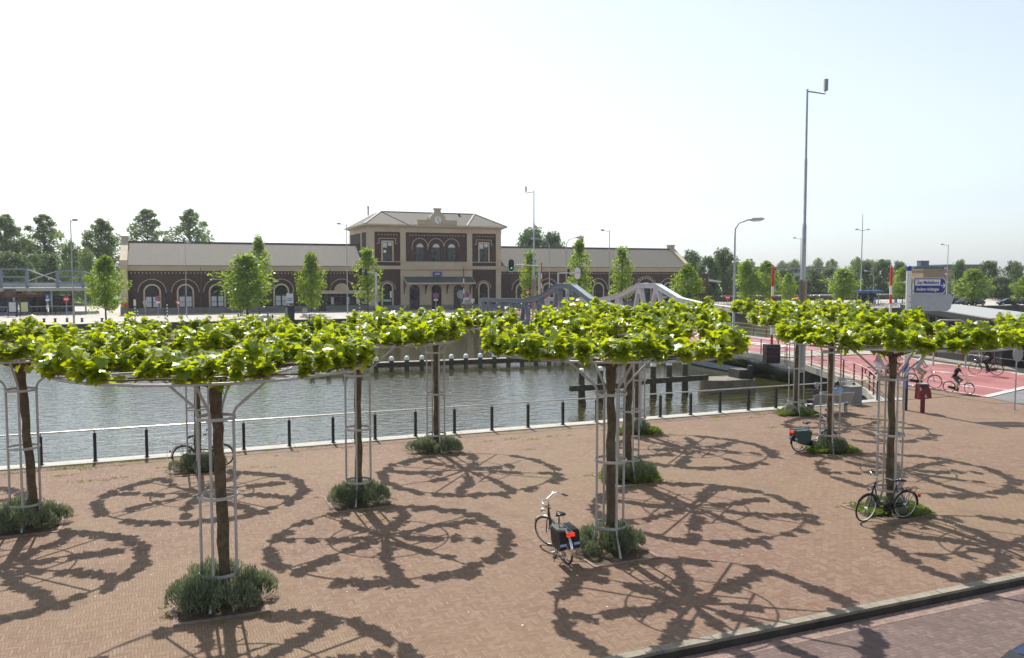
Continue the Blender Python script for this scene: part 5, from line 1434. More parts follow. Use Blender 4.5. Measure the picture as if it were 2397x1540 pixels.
# traffic signs
def disc(mb, c, r, y0, y1, n=28): mb.prism([(c[0]+r*math.cos(2*math.pi*i/n), c[1]+r*math.sin(2*math.pi*i/n)) for i in range(n)], y0, y1, lambda u, v, a: (u, a, v))
def sign(label, px, Y, py, kind, r=.36):
    x, y = at(px, Y); z = zat(py, Y); t = thing('traffic_sign', label, 'traffic sign', (x,y,0), R(10))
    mb = MB(); mb.lathe([(.035,0),(.035,z+.2)], 8); mb.build('pole', M['galv'], t)
    if kind == 'noentry':
        mb = MB(); disc(mb, (0,z), r, -.07, -.04); d = mb.build('sign_disc', M['red'], t)
        mb = MB(); mb.box(-r*.72,-.074,z-r*.17,r*.72,-.071,z+r*.17); mb.build('white_bar', M['white'], d)
    elif kind == 'nopark':
        mb = MB(); disc(mb, (0,z), r, -.07, -.04); d = mb.build('sign_disc', M['red'], t)
        mb = MB(); disc(mb, (0,z), r*.76, -.074, -.071); mb.build('blue_field', M['bluebright'], d)
        mb = MB(); mb.beam((-r*.5,-.077,z+r*.5),(r*.5,-.077,z-r*.5), r*.2,.004,up=(0,1,0)); mb.build('slash', M['red'], d)
        mb = MB(); mb.box(-r*.75,-.07,z-r*1.75,r*.75,-.04,z-r*1.15); mb.build('under_plate', M['white'], t)
    elif kind == 'yield':
        mb = MB(); mb.prism([(-r*1.2,z+r*.8),(r*1.2,z+r*.8),(0,z-r*1.2)], -.07, -.04, lambda u, v, a: (u, a, v)); d = mb.build('sign_triangle', M['red'], t)
        mb = MB(); mb.prism([(-r*.72,z+r*.52),(r*.72,z+r*.52),(0,z-r*.68)], -.074, -.071, lambda u, v, a: (u, a, v)); mb.build('white_field', M['white'], d)
    elif kind == 'blue':
        mb = MB(); mb.box(-r*.75,-.07,z-r*.6,r*.75,-.04,z+r*1.2); d = mb.build('sign_panel', M['bluebright'], t)
        mb = MB(); mb.ball((0,-.074,z+r*.75), r*.13, .004, r*.13, 8, 6); mb.beam((0,-.074,z+r*.55),(-r*.05,-.074,z+r*.1),r*.2,.006,up=(0,1,0)); mb.beam((0,-.074,z+r*.1),(r*.3,-.074,z-r*.3),r*.1,.006,up=(0,1,0)); mb.build('pictogram', M['white'], d)
        mb = MB(); mb.box(-r*.75,-.07,z-r*1.2,r*.75,-.04,z-r*.62); mb.build('under_plate', M['white'], t)
    elif kind == 'back':
        mb = MB(); disc(mb, (0,z), r, -.06, -.04); mb.build('sign_disc', M['signgrey'], t)
sign('red no entry sign in the far left square', 154, 108, 700, 'noentry')
sign('blue rectangular sign before the bus shelter', 110, 121, 697, 'blue')
sign('no parking sign before the first arched window', 368.5, 116.5, 699, 'nopark')
sign('red and white yield sign before the second arched window', 416, 117, 709, 'yield')
sign('grey back of a round sign before the first arched window', 339, 118, 708, 'back')
sign('no parking sign before the station entrance', 1019.5, 116, 692, 'nopark', .40)
sign('no parking sign behind the striped boom', 1092, 117, 690, 'nopark', .38)
sign('grey back of a large round sign beside the striped boom', 1079, 115, 689, 'back', .6)
sign('yield sign above the near truss', 1234, 106, 685, 'yield', .36)
sign('no parking sign behind the far truss', 1556, 130, 686, 'nopark', .45)
sign('no entry sign behind the near curved lamp', 1703, 150, 696, 'noentry', .45)
sign('no entry sign left of the tall mast foot', 1865, 155, 697, 'noentry', .42)
sign('small blue sign in the far right car park', 2097, 150, 706, 'blue', .35)
sign('small blue sign near the blue shelter', 2048, 160, 701, 'blue', .35)
# black column with a white info panel
x, y = at(677, 104)
t = thing('info_column', 'black column with white lettered panel on the far quay', 'sign column', (x,y,0), R(-25))
mb = MB(); mb.box(-.45,-.35,0,.45,.35,2.0); mb.box(-.5,-.4,2.0,.5,.4,2.06); mb.build('column', M['black'], t)
mb = MB(); mb.box(-.42,-.356,.4,-.05,-.351,1.8); mb.build('poster', M['signgrey'], t)
mb = MB(); mb.box(-.42,.05,2.06,-.36,.11,3.7); mb.box(.42,.05,2.06,.48,.11,3.9); mb.build('sign_leg', M['galv'], t)
mb = MB(); mb.box(-.5,.0,2.35,.55,.05,3.55); pn = mb.build('sign_panel', M['white'], t)
text('STATION', .22, M['blue'], pn, (.02,-.006,2.95), (R(90),0,0), 'lettering', bold=.006, xs=.9) if False else None
mb = MB()
for k, (a, b_) in enumerate(((-.36,.40),(-.36,.30))):
    xx = a
    while xx < b_: 
        wd_ = .05+.04*rnd.random(); mb.box(xx,-.006,2.85-.22*k,xx+wd_,-.001,2.99-.22*k); xx += wd_+.025
mb.build('blurred_lettering', M['bluebright'], pn)
x, y = at(712, 119)
t = thing('pavement_board', 'pale folding pavement board by the shop front', 'board', (x,y,0), R(15))
for s in (-1,1):
    mb = MB(); mb.prism([(s*.32,0),(s*.29,0),(s*.02,1.15),(s*.05,1.15)], -.34, .34, lambda u, v, a: (a, u, v)); mb.build('board_panel', paint('board_face', (.42,.44,.34), .6) if s < 0 else M['woodpale'], t)
# litter column, tables, low bollards
for px, Y in ((746,118),(725,112)):
    pass
def table(label, px, Y):
    x, y = at(px, Y); t = thing('cafe_table', label, 'table', (x,y,0), QA, 'round tables and benches on the far square')
    mb = MB(); mb.lathe([(.95,.70),(.95,.75)], 24); mb.build('tabletop', M['signgrey'], t)
    mb = MB(); mb.lathe([(.35,0),(.30,.05),(.09,.08),(.09,.70)], 12); mb.build('pedestal', M['black'], t)
    mb = MB(); mb.ring((0,0,.42), 1.25, .05, 28, 6); 
    for a in range(0,360,90): mb.tube([(.1*math.cos(R(a)),.1*math.sin(R(a)),.3),(1.25*math.cos(R(a)),1.25*math.sin(R(a)),.42)], .03, 6)
    mb.build('ring_seat', M['signgrey'], t)
table('round grey table with ring seat before the shop', 723, 110)
table('second round table nearer the entrance', 740, 113)
def flatbench(label, px, Y):
    x, y = at(px, Y); t = thing('stone_bench', label, 'bench', (x,y,0), QA, 'pale backless benches on the far square')
    mb = MB(); mb.box(-1.3,-.25,.42,1.3,.25,.5); mb.build('seat', M['coping'], t)
    for s in (-1,1):
        mb = MB(); mb.box(s*1.0-.08,-.2,0,s*1.0+.08,.2,.42); mb.build('leg', M['black'], t)
flatbench('pale bench left of the bright young tree', 538, 116); flatbench('pale bench right of the bright young tree', 608, 117); flatbench('pale bench beside the black column', 654, 114)
b0_ = None
for i, px in enumerate((45,73,100,126,154,189,236,291,340)):
    x, y = at(px, 103 + i*.2)
    if b0_ is None:
        b0_ = thing('mooring_bollard', 'low black mooring bollard on the left far quay', 'bollard', (x,y,0), 0, 'low black bollards along the far quay edge')
        mb = MB(); mb.lathe([(.22,0),(.14,.08),(.12,.34),(.2,.40),(.2,.46),(.1,.5)], 12); mb.build('bollard_post', M['black'], b0_)
    else: copy_tree(b0_, (x,y,0))
for px, Y in ((295,122),(302,123),(312,124.5),(348,124),(355,123)):
    pass
# person walking on the far square
WALK = dict(pelvis=(0,0,.95), chest=(.03,0,1.33), neck=(.04,0,1.46), head=(.06,0,1.61), shl=(.02,.19,1.38), ell=(-.12,.23,1.14), hal=(-.02,.23,.93), shr=(.02,-.19,1.38), elr=(.02,-.24,1.12), har=(.20,-.20,1.0),
  hipl=(0,.09,.91), knl=(.20,.09,.52), anl=(.22,.09,.10), toel=(.36,.10,.06), hipr=(0,-.09,.91), knr=(-.06,-.09,.48), anr=(-.34,-.09,.16), toer=(-.26,-.10,.05))
x, y = at(571.5, 117.5)
person('walker in dark top and white trousers before the station', (x,y,0), R(172), WALK, M['blackcloth'], M['whitecloth'], sleeves=.5, scale=1.05)
#=PART4=
# ------------------------------------------------------------------ trees beyond the canal
def tree_meshes(seed, H_, base, rad, n, leaf, shape, lump=.30, trunk=.12, nmul=1.0):
    rr = random.Random(seed); lf = MB(); wd = MB()
    lumps = []
    nl = int((26 + H_*1.6)*nmul)
    for i in range(nl):
        t = (i+.5)/nl + rr.uniform(-.04,.04); t = min(.99, max(.02, t))
        r_ = rad*shape(t); a = i*2.4 + rr.uniform(-.5,.5); d = r_*math.sqrt(rr.uniform(.05,1.25))*.82
        z = base + (H_-base)*t
        lumps.append((Vector((d*math.cos(a), d*math.sin(a), z)), rad*lump*rr.uniform(.65,1.2)*(.55+.6*shape(t))))
    wd.tube([(0,0,-.2),(rr.uniform(-.05,.05),rr.uniform(-.05,.05),base*.6),(rr.uniform(-.1,.1),0,base+(H_-base)*.45),(0,0,H_*.93)], [trunk,trunk*.8,trunk*.5,trunk*.08], 8)
    for p, r_ in lumps:
        z0 = max(base*.85, p.z - (abs(p.x)+abs(p.y))*.7 - .3)
        wd.tube([(0,0,z0), (p.x*.45,p.y*.45,(z0+p.z)/2+.1), tuple(p)], [trunk*.32,trunk*.2,trunk*.05], 5, cap=False)
    for i in range(n):
        p, r_ = lumps[min(int(rr.random()**.9*len(lumps)), len(lumps)-1)]
        d = Vector((rr.gauss(0,1), rr.gauss(0,1), rr.gauss(0,.85))).normalized()*r_*rr.uniform(.45,1.08)
        c = p + d
        s = leaf*rr.uniform(.6,1.25)
        nz = (d.normalized()*.6 + Vector((rr.gauss(0,.6), rr.gauss(0,.6), rr.gauss(.35,.5)))).normalized()
        x_ = nz.cross(Vector((rr.uniform(-1,1), rr.uniform(-1,1), rr.uniform(-1,1)))).normalized(); y_ = nz.cross(x_)
        lf.add([c - x_*s*.5, c - x_*s*.1 + y_*s*.34 + nz*s*.08, c + x_*s*.55, c - x_*s*.05 - y_*s*.34 + nz*s*.06], [(0,1,2,3)])
    return lf.mesh('crown', False), wd.mesh('trunk')
cone = lambda t: (.5+.5*min(1,t*3.2))*(1-t**1.7)**.75*(.86+.2*math.sin(t*11+2)) + .08
slim = lambda t: (.6+.4*min(1,t*4))*(1-t**2.2)*(.85+.25*math.sin(t*13)) + .1
egg = lambda t: math.sqrt(max(0, 1-(2*t-.86)**2/1.35)) if t < .98 else .2
popl = lambda t: (.66+.34*min(1,t*3))*(1-t**3.0)*(.90+.12*math.sin(t*9+1)) + .12
PROT = {}
def proto(k, m, *a, **kw):
    lm, tm = tree_meshes(*a, **kw); lm.materials.append(M[m]); tm.materials.append(M['barkdark']); PROT[k] = (lm, tm, a[1])
proto('young1','streetleaf', 1, 8.0, 1.9, 2.6, 3600, .32, cone, lump=.36)
proto('young2','streetleaf', 12, 8.0, 1.7, 2.5, 3400, .33, cone, lump=.38)
proto('slim1','streetleaf2' if False else 'streetleaf', 3, 9.0, 2.4, 1.75, 1900, .34, slim, lump=.50)
proto('slim2','streetleaf', 14, 9.0, 2.2, 1.7, 1700, .34, slim, lump=.52)
proto('poplar1','greyleaf', 5, 20, 1.5, 5.0, 10000, .48, popl, lump=.22, nmul=2.6, trunk=.3)
proto('poplar2','greyleaf', 6, 20, 2.0, 4.8, 6000, .48, popl, lump=.20, nmul=2.2, trunk=.3)
proto('round1','darkleaf', 7, 11, .8, 4.6, 6500, .50, egg, lump=.34, trunk=.22)
proto('round2','darkleaf', 8, 11, .6, 4.2, 6000, .50, egg, lump=.36, trunk=.22)
proto('round3','greyleaf', 9, 11, .8, 4.8, 6000, .50, egg, lump=.34, trunk=.22)
seed_ = [0]
def tree(k, label, px, Y, ytop, wpx, grp, name='street_tree'):
    lm, tm, H0 = PROT[k]; x, y = at(px, Y); H_ = zat(ytop, Y); seed_[0] += 1
    o = thing(name, label, 'tree', (x,y,0), R(seed_[0]*67 % 360), grp)
    dim = max(v.co.x for v in lm.vertices) - min(v.co.x for v in lm.vertices)
    sx = wpx/F*Y/dim; o.scale = (sx, sx, H_/H0*.99)
    mesh_obj('trunk', tm, o); mesh_obj('crown', lm, o)
    return o
YG = 'young street trees on the far side'
tree('young1','young bright green tree beside the left end gable', 246, 101, 600, 96, YG)
tree('young2','wide bright young tree before the left wing, nearest the quay', 578, 112, 600, 122, YG)
tree('slim1','slim pointed tree behind the wide bright tree', 606, 122, 556, 70, YG)
tree('young2','dark small crowned tree before the shop front', 727, 119, 597, 66, YG)
tree('slim2','slim tree before the left edge of the tower', 861, 120, 581, 70, YG)
tree('slim2','slim tree behind the overhead traffic signal', 1240, 122, 588, 62, YG)
tree('slim1','tall slim tree behind the near truss hump', 1355, 126, 560, 66, YG)
tree('slim2','slim tree left of the far truss hump', 1455, 128, 579, 66, YG)
tree('young1','bright young tree at the right end of the station', 1609, 128, 619, 84, YG)
tree('young2','young tree right of the near curved lamp', 1745, 160, 614, 58, YG)
tree('young1','broad young tree left of the striped boom', 1792, 158, 612, 72, YG)
tree('young2','bright young tree right of the tall mast', 1974, 160, 632, 74, YG)
tree('young1','young tree left of the direction sign', 2112, 160, 627, 66, YG)
tree('young2','bright young tree right of the direction sign', 2276, 160, 632, 80, YG)
tree('young1','young tree cut by the right picture edge', 2400, 155, 645, 70, YG)
tree('young1','young tree between the striped boom and the mast', 1843, 162, 640, 46, YG)
PG = 'tall poplars behind the station'
tree('poplar1','poplar at the far left edge', 18, 190, 503, 108, PG, 'poplar_tree')
tree('poplar2','big poplar second from left', 108, 195, 502, 127, PG, 'poplar_tree')
tree('poplar1','poplar just left of the station gable', 241, 195, 513, 118, PG, 'poplar_tree')
tree('poplar2','sparse poplar over the left wing roof', 348, 235, 490, 122, PG, 'poplar_tree')
tree('poplar2','sparse poplar second over the left wing roof', 447, 235, 490, 127, PG, 'poplar_tree')
tree('poplar1','low poplar filling the gap at far left', 60, 210, 560, 106, PG, 'poplar_tree')
BG = 'background trees on the horizon'
tree('round3','low yellow green tree between the left poplars', 168, 170, 572, 62, BG, 'background_tree')
tree('round3','low leafy tree behind the bus shelter', 205, 165, 588, 66, BG, 'background_tree')
tree('round1','dark low tree behind the left bus shelter frame', 120, 172, 600, 90, BG, 'background_tree')
tree('round2','dark low tree at the left edge behind the shelter', 25, 170, 595, 110, BG, 'background_tree')
tree('round1','broad round dark tree behind the right wing roof', 1240, 240, 541, 108, BG, 'background_tree')
tree('round2','round dark tree joined to the broad one behind the roof', 1288, 245, 549, 80, BG, 'background_tree')
TL = ['leftmost dark tree behind the right station gable', 'dark tree just right of the brick gateway', 'tallest dark tree left of the near curved lamp', 'dark tree directly behind the near curved lamp pole', 'dark tree behind the young trees left of the boom', 'dark tree behind the left striped boom', 'dark tree just right of the tall mast', 'dark tree behind the young tree right of the mast', 'pale rounded tree left of the two armed lamp', 'dark tree directly behind the two armed lamp', 'wide dark tree between the two armed lamp and right boom', 'dark tree behind the striped boom near the direction sign', 'low dark tree hidden behind the direction sign post', 'low dark tree below the blue direction sign', 'dark tree before the bright white roof edge', 'dark tree right of the last bright young tree', 'large dark tree at the right picture edge', 'low bushy tree between the two right hand dark trees', 'low dark tree left of the two armed lamp', 'low dark tree behind the single lamp left of the mast']
for i, (px, yt, wp, Y, k) in enumerate(((1618,592,72,205,'round1'),(1660,604,70,190,'round2'),(1692,587,80,200,'round1'),(1725,618,60,215,'round2'),(1768,630,60,225,'round1'),(1835,632,70,225,'round2'),(1905,634,70,215,'round1'),(1940,630,60,220,'round2'),
   (2003,607,52,260,'round3'),(2022,613,56,225,'round1'),(2066,611,62,220,'round2'),(2106,616,56,225,'round1'),(2147,652,60,215,'round2'),(2196,668,60,200,'round1'),(2243,613,46,215,'round1'),(2313,614,60,210,'round2'),(2374,616,66,205,'round1'),(2345,650,80,195,'round2'),(1985,640,70,210,'round1'),(1870,645,70,205,'round2'))):
    tree(k, TL[i], px, Y, yt, wp, BG, 'background_tree')
HZ = ['small hazy tree at the chimney pipes', 'hazy tree just left of the striped boom', 'hazy tree just right of the striped boom', 'hazy tree behind the single lamp left of the mast', 'hazy tree on the horizon right of the tall mast', 'hazy tree over the flat roofed block end', 'hazy tree on the horizon right of the two armed lamp', 'hazy tree on the horizon behind the near curved lamp']
for i, (px, yt, wp) in enumerate(((1755,611,30),(1790,617,36),(1830,614,44),(1858,611,40),(1912,608,44),(1945,610,40),(2040,612,40),(1700,612,50))):
    tree('round3', HZ[i], px, 420, yt, wp, 'hazy far trees', 'background_tree')
# ground cover beyond
g = MB(); g.flat([(30,168),(600,168),(600,220),(30,220)], .001, 1.6); o = g.build('grass_bank', M['grass']); o.rotation_euler = (0,0,QA); o['kind'] = 'structure'
g = MB(); g.flat([(-900,185),(30,185),(30,900),(-900,900)], .001, .2); o = g.build('grass_field', M['grass']); o.rotation_euler = (0,0,QA); o['kind'] = 'structure'
g = MB(); g.flat([(47,158),(400,158),(400,163),(47,163)], .001, 1.05); o = g.build('railway_platform', M['coping']); o.rotation_euler = (0,0,QA); o['kind'] = 'structure'
rr = random.Random(4); mb = MB()
for i in range(9000):
    a = rr.uniform(62, 300); c = Vector((a, 152+rr.uniform(-.6,.6), rr.uniform(.1,1.35)+.1*math.sin(a))); s = rr.uniform(.2,.4)
    d1 = Vector((rr.gauss(0,1),rr.gauss(0,1),rr.gauss(0,1))).normalized(); d2 = d1.cross(Vector((rr.gauss(0,1),rr.gauss(0,1),1))).normalized()
    mb.add([c-d1*s*.5, c+d2*s*.35, c+d1*s*.5, c-d2*s*.35], [(0,1,2,3)])
hd = thing('hedge', 'long low dark hedge behind the right car park', 'hedge', (0,0,0), QA)
mb.build('hedge_leaves', M['hedge'], hd, False)
mb = MB(); mb.box(62,151.6,0,300,152.4,1.05); mb.build('hedge_core', M['wood'], hd)

# ------------------------------------------------------------------ far buildings
def block(name, label, px0, px1, Y, y0, z1b, m, dep=14, roofm='lead', wins=0, winz=(.45,.75), floors=1, z0=0):
    (x0, _), (x1, _) = at(px0, Y), at(px1, Y); zt = zat(y0, Y)
    t = thing(name, label, 'building', ((x0+x1)/2, Y, 0), 0); W_ = (x1-x0)/2
    mb = MB(); mb.box(-W_,0,z0,W_,dep,zt-.35); mb.build('wall', M[m], t)
    mb = MB(); mb.box(-W_-.25,-.3,zt-.35,W_+.25,dep+.25,zt); mb.build('roof', M[roofm], t)
    for f_ in range(floors):
        za = zt-.9-f_*3.1; 
        for i in range(wins):
            xx = -W_ + (i+.12)*2*W_/wins; mb = MB(); mb.box(xx,-.06,za-1.5,xx+1.5*W_/wins,-.003,za); mb.build('window', M['glass'], t)
    return t
block('flat_roofed_block', 'long grey flat roofed block far behind the young trees', 1720, 1935, 330, 624, 0, 'greybld', wins=22, floors=2)
block('blue_block', 'dark blue flat block behind the direction sign', 2140, 2208, 300, 623, 0, 'bluebld', wins=0)
x, y = at(2166, 304); t = thing('roof_tower', 'small blue stair tower on the blue block roof', 'building', (x,y+2,zat(623,300)), 0)
mb = MB(); mb.box(-1.5,-1,0.002,1.5,2,1.9); mb.build('wall', M['bluebld'], t); mb = MB(); mb.box(-1.6,-1.1,1.902,1.6,2.1,2.1); mb.build('roof', M['lead'], t)
block('brick_building', 'ochre brick building right behind the direction sign', 2160, 2226, 245, 630, 0, 'tan', roofm='tan', wins=0)
block('brick_building', 'lower long ochre brick wing behind the young tree', 2228, 2304, 250, 645, 0, 'tan', roofm='tan', wins=0)
block('white_roofed_building', 'low dark building with bright white roof edge at right', 2214, 2306, 310, 619, 0, 'greybld', roofm='lead', wins=10)
block('pale_block', 'small pale block between the far trees', 1955, 1990, 300, 632, 0, 'palebld', wins=4)
x, y = at(1705, 330)
for q in (-1, 1):
    cxy = at(1748 if q < 0 else 1757, 335); t = thing('chimney_stack', 'left dark chimney pipe on the far horizon' if q < 0 else 'right dark chimney pipe on the far horizon', 'chimney', (cxy[0], cxy[1], 0), 0)
    mb = MB(); mb.lathe([(.55,0),(.5,zat(606,335))], 12); mb.build('stack', M['greybld'], t)
# dark brick gateway and platform roofs right of the station
stt = lambda s, y_: (-57.42 + s*math.cos(R(22.2)) - y_*math.sin(R(22.2)), 124.39 + s*math.sin(R(22.2)) + y_*math.cos(R(22.2)), 0)
t = thing('brick_gateway', 'dark brick gateway wall right of the station', 'wall', stt(101.6, 0), R(22.2))
mb = MB(); mb.box(0,0,0,2.2,2.2,6.1); mb.build('pier', M['brick'], t); mb = MB(); mb.box(-2.2,.6,0,-.003,1.4,5.6); mb.build('wall', M['brick'], t); mb = MB(); mb.box(-.08,-.08,6.102,2.28,2.28,6.25); mb.build('capping', M['lead'], t)
def shelter(label, s, y_, L, z, m, arch=0.6, grp=None):
    t = thing('platform_shelter', label, 'shelter', stt(s, y_), R(22.2), grp)
    pr = [(i*L/10, z+arch*math.sin(math.pi*i/10)) for i in range(11)]; mb = MB()
    mb.prism(pr + [(u, v-.35) for u, v in reversed(pr)], 0, 4, lambda u, v, a: (u, a, v)); mb.build('roof', M[m], t)
    for i in range(5):
        mb = MB(); mb.box(.3+i*(L-.7)/4,1.8,.0,.45+i*(L-.7)/4,2.0,z-.2); mb.build('post', M['black'], t)
shelter('curved pale platform roof right of the brick gateway', 106, 18, 14, 4.6, 'palebld')
shelter('flat white platform roof behind the striped boom', 180, 22, 18, 4.2, 'white', .1)
x, y = at(2032, 165); t = thing('bus_shelter', 'small blue roofed shelter in the car park', 'shelter', (x,y,0), QA)
mb = MB(); mb.box(-3,-1,2.5,3,1,2.85); mb.build('roof', M['bluebright'], t)
for x_ in (-2.8,0,2.8):
    mb = MB(); mb.box(x_-.06,-.06,0,x_+.06,.06,2.5); mb.build('post', M['galv'], t)
mb = MB(); mb.box(-2.8,.6,.3,2.8,.64,2.3); mb.build('pane', M['glass'], t)

# ------------------------------------------------------------------ bus shelter at left with tied steel frames
bs = thing('station_shelter', 'long flat shelter with grey tied steel frames left of the station', 'shelter', (-74.5,121.5,0), QA)
mb = MB(); mb.box(-16,.0,3.5,11,6,4.0); mb.build('roof', M['coping'], bs)
mb = MB(); mb.box(-16,1.2,4.1,12.5,1.7,4.72); mb.build('beam', M['galv'], bs)
def pxa(px): return (px-33)/15.6 - 5.2
for c, top in ((59,6.85),(157,6.6)):
    a = {59:1.3,157:8.7}[c]; a0, a1 = a-1.7, a+1.7
    mb = MB()
    for xx in (a0, a1): 
        for yy in (.9, 2.3): mb.box(xx-.14,yy-.14,4.0 if c == 59 else 3.6,xx+.14,yy+.14,top)
    for z in (4.75, 5.6, top-.1):
        for yy in (.9, 2.3): mb.beam((a0,yy,z),(a1,yy,z),.2,.22)
    mb.build('trestle', M['trussblue'], bs)
    mb = MB()
    for s, L in ((-1,6.2),(1,6.2)):
        for yy in (.9, 2.3): mb.tube([(a0 if s < 0 else a1,yy,top-.1),((a0 if s < 0 else a1)+s*L,yy,4.1)], .05, 6)
    mb.build('tie_rod', M['galv'], bs)
for xx in (-14,-9,-4,1,6,10.6):
    mb = MB(); mb.box(xx-.12,2.6,0,xx+.12,2.85,3.5); mb.build('column', M['galv'], bs)
for i in range(6):
    mb = MB(); mb.box(-13.5+i*3.8,3.5,.2,-13.5+i*3.8+3.5,3.55,2.7); mb.build('glass_screen', M['glass'], bs)
mb = MB(); mb.box(-15,.3,1.15,12.6,.36,1.28); mb.box(-15,.3,.0,12.6,.34,.4); mb.build('bike_rail', M['signgrey'], bs)
mb = MB(); mb.box(-6,2.5,2.6,5,2.58,3.0); mb.build('dark_red_board', M['redrail'], bs)
# info panels at far left
for label, px, top, m_ in (('low information panel on two legs at far left',27,0,'signgrey'),('second low information panel with yellow poster at far left',55,0,'weedy')):
    x, y = at(px, 117); t = thing('info_panel', label, 'information panel', (x,y,0), QA)
    mb = MB(); mb.box(-.62,-.05,.0,-.52,.05,2.3); mb.box(.52,-.05,0,.62,.05,2.3); mb.box(-.52,-.04,.55,.52,.04,2.2); mb.build('frame', M['denim'], t)
    mb = MB(); mb.box(-.42,-.05,.7,.42,-.041,2.05); mb.build('poster', M['curtain'] if m_ == 'signgrey' else paint('yellow_poster', (.5,.48,.25)), t)
x, y = at(23, 117); t = thing('departure_display', 'dark departure display on a tall post at far left', 'display', (x,y,0), QA)
mb = MB(); mb.box(.55,-.08,0,.7,.08,3.9); mb.box(-.75,-.08,3.75,.7,.08,3.9); mb.build('post', M['black'], t)
mb = MB(); mb.box(-.75,-.15,2.75,.45,.15,3.74); ds = mb.build('display_case', M['black'], t); mb = MB(); mb.box(-.65,-.156,2.85,.35,-.151,3.6); mb.build('screen', M['brown'], ds)

# ------------------------------------------------------------------ parked bicycles far away: one mesh each
def far_bike():
    mb = MB()
    for cx in (-.55,.55):
        mb.ring((cx,0,.345), .325, .024, 20, 5, (0,1,0)); mb.tube([(cx-.3,0,.345),(cx+.3,0,.345)], .006, 3); mb.tube([(cx,0,.05),(cx,0,.64)], .006, 3)
    for p, q in (((.38,0,.95),(.55,0,.345)),((.40,0,.85),(-.08,0,.29)),((-.08,0,.29),(-.26,0,.92)),((-.55,0,.345),(-.08,0,.29)),((-.55,0,.345),(-.22,0,.75)),((.36,0,.8),(-.2,0,.6))): mb.tube([p, q], .02, 5)
    mb.tube([(.1,-.3,1.08),(.36,-.15,1.12),(.38,0,1.05),(.36,.15,1.12),(.1,.3,1.08)], .018, 5); mb.tube([(.38,0,.95),(.38,0,1.06)], .018, 5)
    mb.box(-.40,-.08,.92,-.16,.08,.98); mb.box(-.86,-.07,.72,-.36,.07,.75)
    mb.prism([(-.86,.5),(-.83,.62),(-.68,.72),(-.5,.735),(-.5,.70),(-.66,.68),(-.79,.58)], -.03, .03, lambda u, v, a: (u, a, v))
    return mb.mesh('parked_bicycle')
fb = far_bike()
fbm = [fb]
for nm, m_ in (('a','bikesilver'),('b','redrail'),('c','bluebright')):
    q = fb.copy(); q.materials.append(M[m_]); fbm.append(q)
fb.materials.append(M['black'])
rr = random.Random(9)
def rackrow(label, group, x, y, dx, dy, n, rz):
    for i in range(n):
        o = bpy.data.objects.new('parked_bicycle', rr.choice(fbm)); col.objects.link(o)
        o.location = (x+dx*i+rr.uniform(-.05,.05), y+dy*i, 0); o.rotation_euler = (R(rr.uniform(-6,6)), 0, rz + R(rr.uniform(-8,8)))
        tag(o, label, 'bicycle', group)
rackrow('parked bicycle in the rack under the left shelter', 'bicycles in the left shelter rack', -83.0+.4, 118.3, cq*.62, sq*.62, 28, QA+R(90))
rackrow('parked bicycle in the rack right of the station', 'bicycles right of the station', 36.5, 150, .62*cq, .62*sq, 18, QA+R(80))
rackrow('parked bicycle in the rack beside the right car park', 'bicycles by the right car park', 62.0, 150.5, .6*cq, .6*sq, 24, QA+R(80))

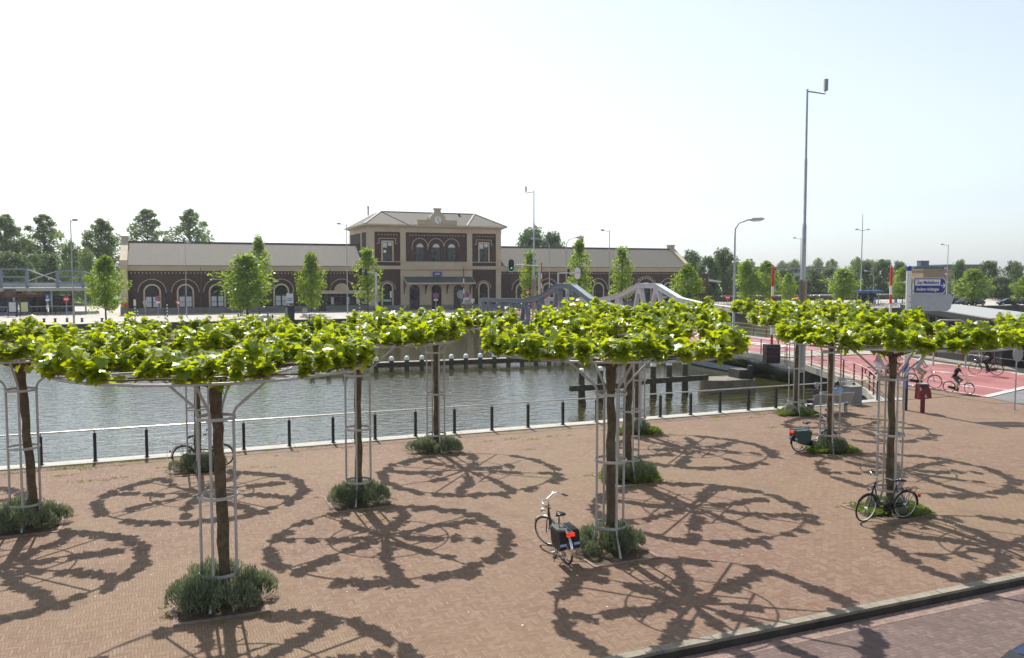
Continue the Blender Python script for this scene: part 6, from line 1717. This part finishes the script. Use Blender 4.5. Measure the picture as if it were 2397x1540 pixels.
# ------------------------------------------------------------------ cars
def car_proto(paintm, name='parked_car'):
    t = thing(name, 'x', 'car')
    # body loft: x, half width, z low, z shoulder
    S = [(-2.05,.70,.42,.78),(-1.95,.80,.30,.90),(-1.4,.86,.24,.95),(-.4,.88,.22,.94),(.7,.88,.22,.93),(1.3,.85,.24,.86),(1.85,.78,.28,.74),(2.05,.64,.40,.62)]
    mb = MB(); vs = []
    for x, w_, zl, zs in S:
        for y, z in ((-w_*.86,zl),(-w_,zl+.12),(-w_,zs-.12),(-w_*.90,zs),(w_*.90,zs),(w_,zs-.12),(w_,zl+.12),(w_*.86,zl)): vs.append((x,y,z))
    fs = []
    for i in range(len(S)-1):
        for k in range(8):
            l = (k+1) % 8; fs.append((i*8+k, i*8+l, (i+1)*8+l, (i+1)*8+k))
    fs += [tuple(range(8)), tuple(reversed(range((len(S)-1)*8, len(S)*8)))]
    mb.add(vs, fs, True); body = mb.build('body', paintm, t)
    C = [(-1.75,.70,.92),(-1.25,.62,1.36),(-.5,.60,1.46),(.25,.60,1.44),(1.15,.72,.90)]
    mb = MB(); vs = []
    for x, w_, z in C: vs += [(x,-w_,z),(x,w_,z)]
    base = [(-1.75,-.74,.90),(-1.75,.74,.90),(1.2,.76,.88),(1.2,-.76,.88)]
    # roof skin
    RS = [(-1.30,.60,1.34),(-.9,.60,1.44),(-.4,.60,1.475),(.1,.60,1.46),(.35,.59,1.40)]
    vs = []
    for x, w_, z in RS:
        for q in (-1,-.75,0,.75,1): vs.append((x, w_*q, z - (.05 if abs(q) == 1 else (.012 if abs(q) == .75 else 0))))
    fs = []
    for i in range(len(RS)-1):
        for k in range(4): fs.append((i*5+k, i*5+k+1, (i+1)*5+k+1, (i+1)*5+k))
    mb.add(vs, fs, True); mb.build('roof', paintm, t)
    mb = MB(); gl = [(-1.30,.595,1.295),(.35,.585,1.352)]
    def quad(a, b_, c, d): mb.add([a,b_,c,d], [(0,1,2,3)])
    quad((.36,-.58,1.385),(.36,.58,1.385),(1.18,.70,.90),(1.18,-.70,.90))
    quad((-1.31,-.58,1.325),(-1.31,.58,1.325),(-1.80,.68,.93),(-1.80,-.68,.93))
    for s in (-1,1): mb.add([(-1.30,s*.60,1.29),(.35,s*.59,1.345),(1.15,s*.74,.90),(-1.78,s*.74,.93),(-.9,s*.6,1.39),(-.4,s*.6,1.425),(.1,s*.6,1.41)], [(0,4,5,6,1,2,3)])
    mb.build('windows', M['glass'], t)
    for x in (-1.27,1.3):
        for s in (-1,1):
            mb = MB(); mb.tube([(x,s*.66,.31),(x,s*.87,.31)], .31, 20); wh = mb.build('wheel', M['rubber'], t)
            mb = MB(); mb.tube([(x,s*.865,.31),(x,s*.885,.31)], .20, 14); mb.build('rim', M['bikesilver'], wh)
    for s in (-1,1):
        mb = MB(); mb.box(1.86,min(s*.45,s*.74),.58,1.99,max(s*.45,s*.74),.70); mb.build('headlight', M['curtain'], t)
        mb = MB(); mb.box(-2.03,min(s*.5,s*.72),.66,-1.94,max(s*.5,s*.72),.82); mb.build('tail_light', M['red'], t)
        mb = MB(); mb.ball((.85,s*.93,.98), .08, .10, .07, 8, 6); mb.build('mirror', paintm, t)
    mb = MB(); mb.box(1.9,-.42,.36,2.06,.42,.52); mb.build('grille', M['black'], t)
    return t
M['cardark'] = mat('dark_car_paint', (.012,.016,.03), .2, .2, var=.05)
M['carblack'] = mat('black_car_paint', (.008,.008,.01), .2, .1, var=.05)
M['carblue'] = mat('dark_blue_car_paint', (.02,.035,.085), .18, .35, var=.05)
CG = 'dark cars parked in the far right car park'
c0 = car_proto(M['cardark']); x, y = at(2257, 163.5); c0.location = (x,y,0); c0.rotation_euler = (0,0,R(215)); c0['label'] = 'dark hatchback left of its neighbour in the car park'; c0['group'] = CG
x, y = at(2283, 161); copy_tree(c0, (x,y,0), R(205), 'dark car behind the bright young tree trunk')
x, y = at(2362, 161); copy_tree(c0, (x,y,0), R(170), 'dark saloon with sun glint in the car park')
x, y = at(2392, 164); copy_tree(c0, (x,y,0), R(185), 'dark car cut by the right edge')
x, y = at(2384, 171); copy_tree(c0, (x,y,0), R(180), 'dark high car behind the glinting saloon', (1.05,1.05,1.3))
x, y = at(2228, 166); copy_tree(c0, (x,y,0), R(200), 'dark car half hidden by the blank sign panel')
cn = car_proto(M['carblue'], 'passing_car'); cn['label'] = 'dark blue car roof at the bottom right corner, close to the camera'; cn.location = (7.62,10.02,-.165); cn.rotation_euler = (0,0,QA)

# ------------------------------------------------------------------ light summer haze
mb = MB(); mb.box(-700,-60,-5.5,900,1500,34)
o = mb.build('haze', None); tag(o, 'thin pale summer haze over the whole scene', 'haze', kind='stuff')
hm = bpy.data.materials.new('haze_air'); hm.use_nodes = True; hn = hm.node_tree
hn.nodes.remove(hn.nodes['Principled BSDF'])
pv = hn.nodes.new('ShaderNodeVolumePrincipled'); pv.inputs['Color'].default_value = (.92,.96,1,1); pv.inputs['Density'].default_value = .0002; pv.inputs['Anisotropy'].default_value = .3
hn.links.new(pv.outputs[0], hn.nodes['Material Output'].inputs['Volume'])
o.data.materials.append(hm)
#=END=
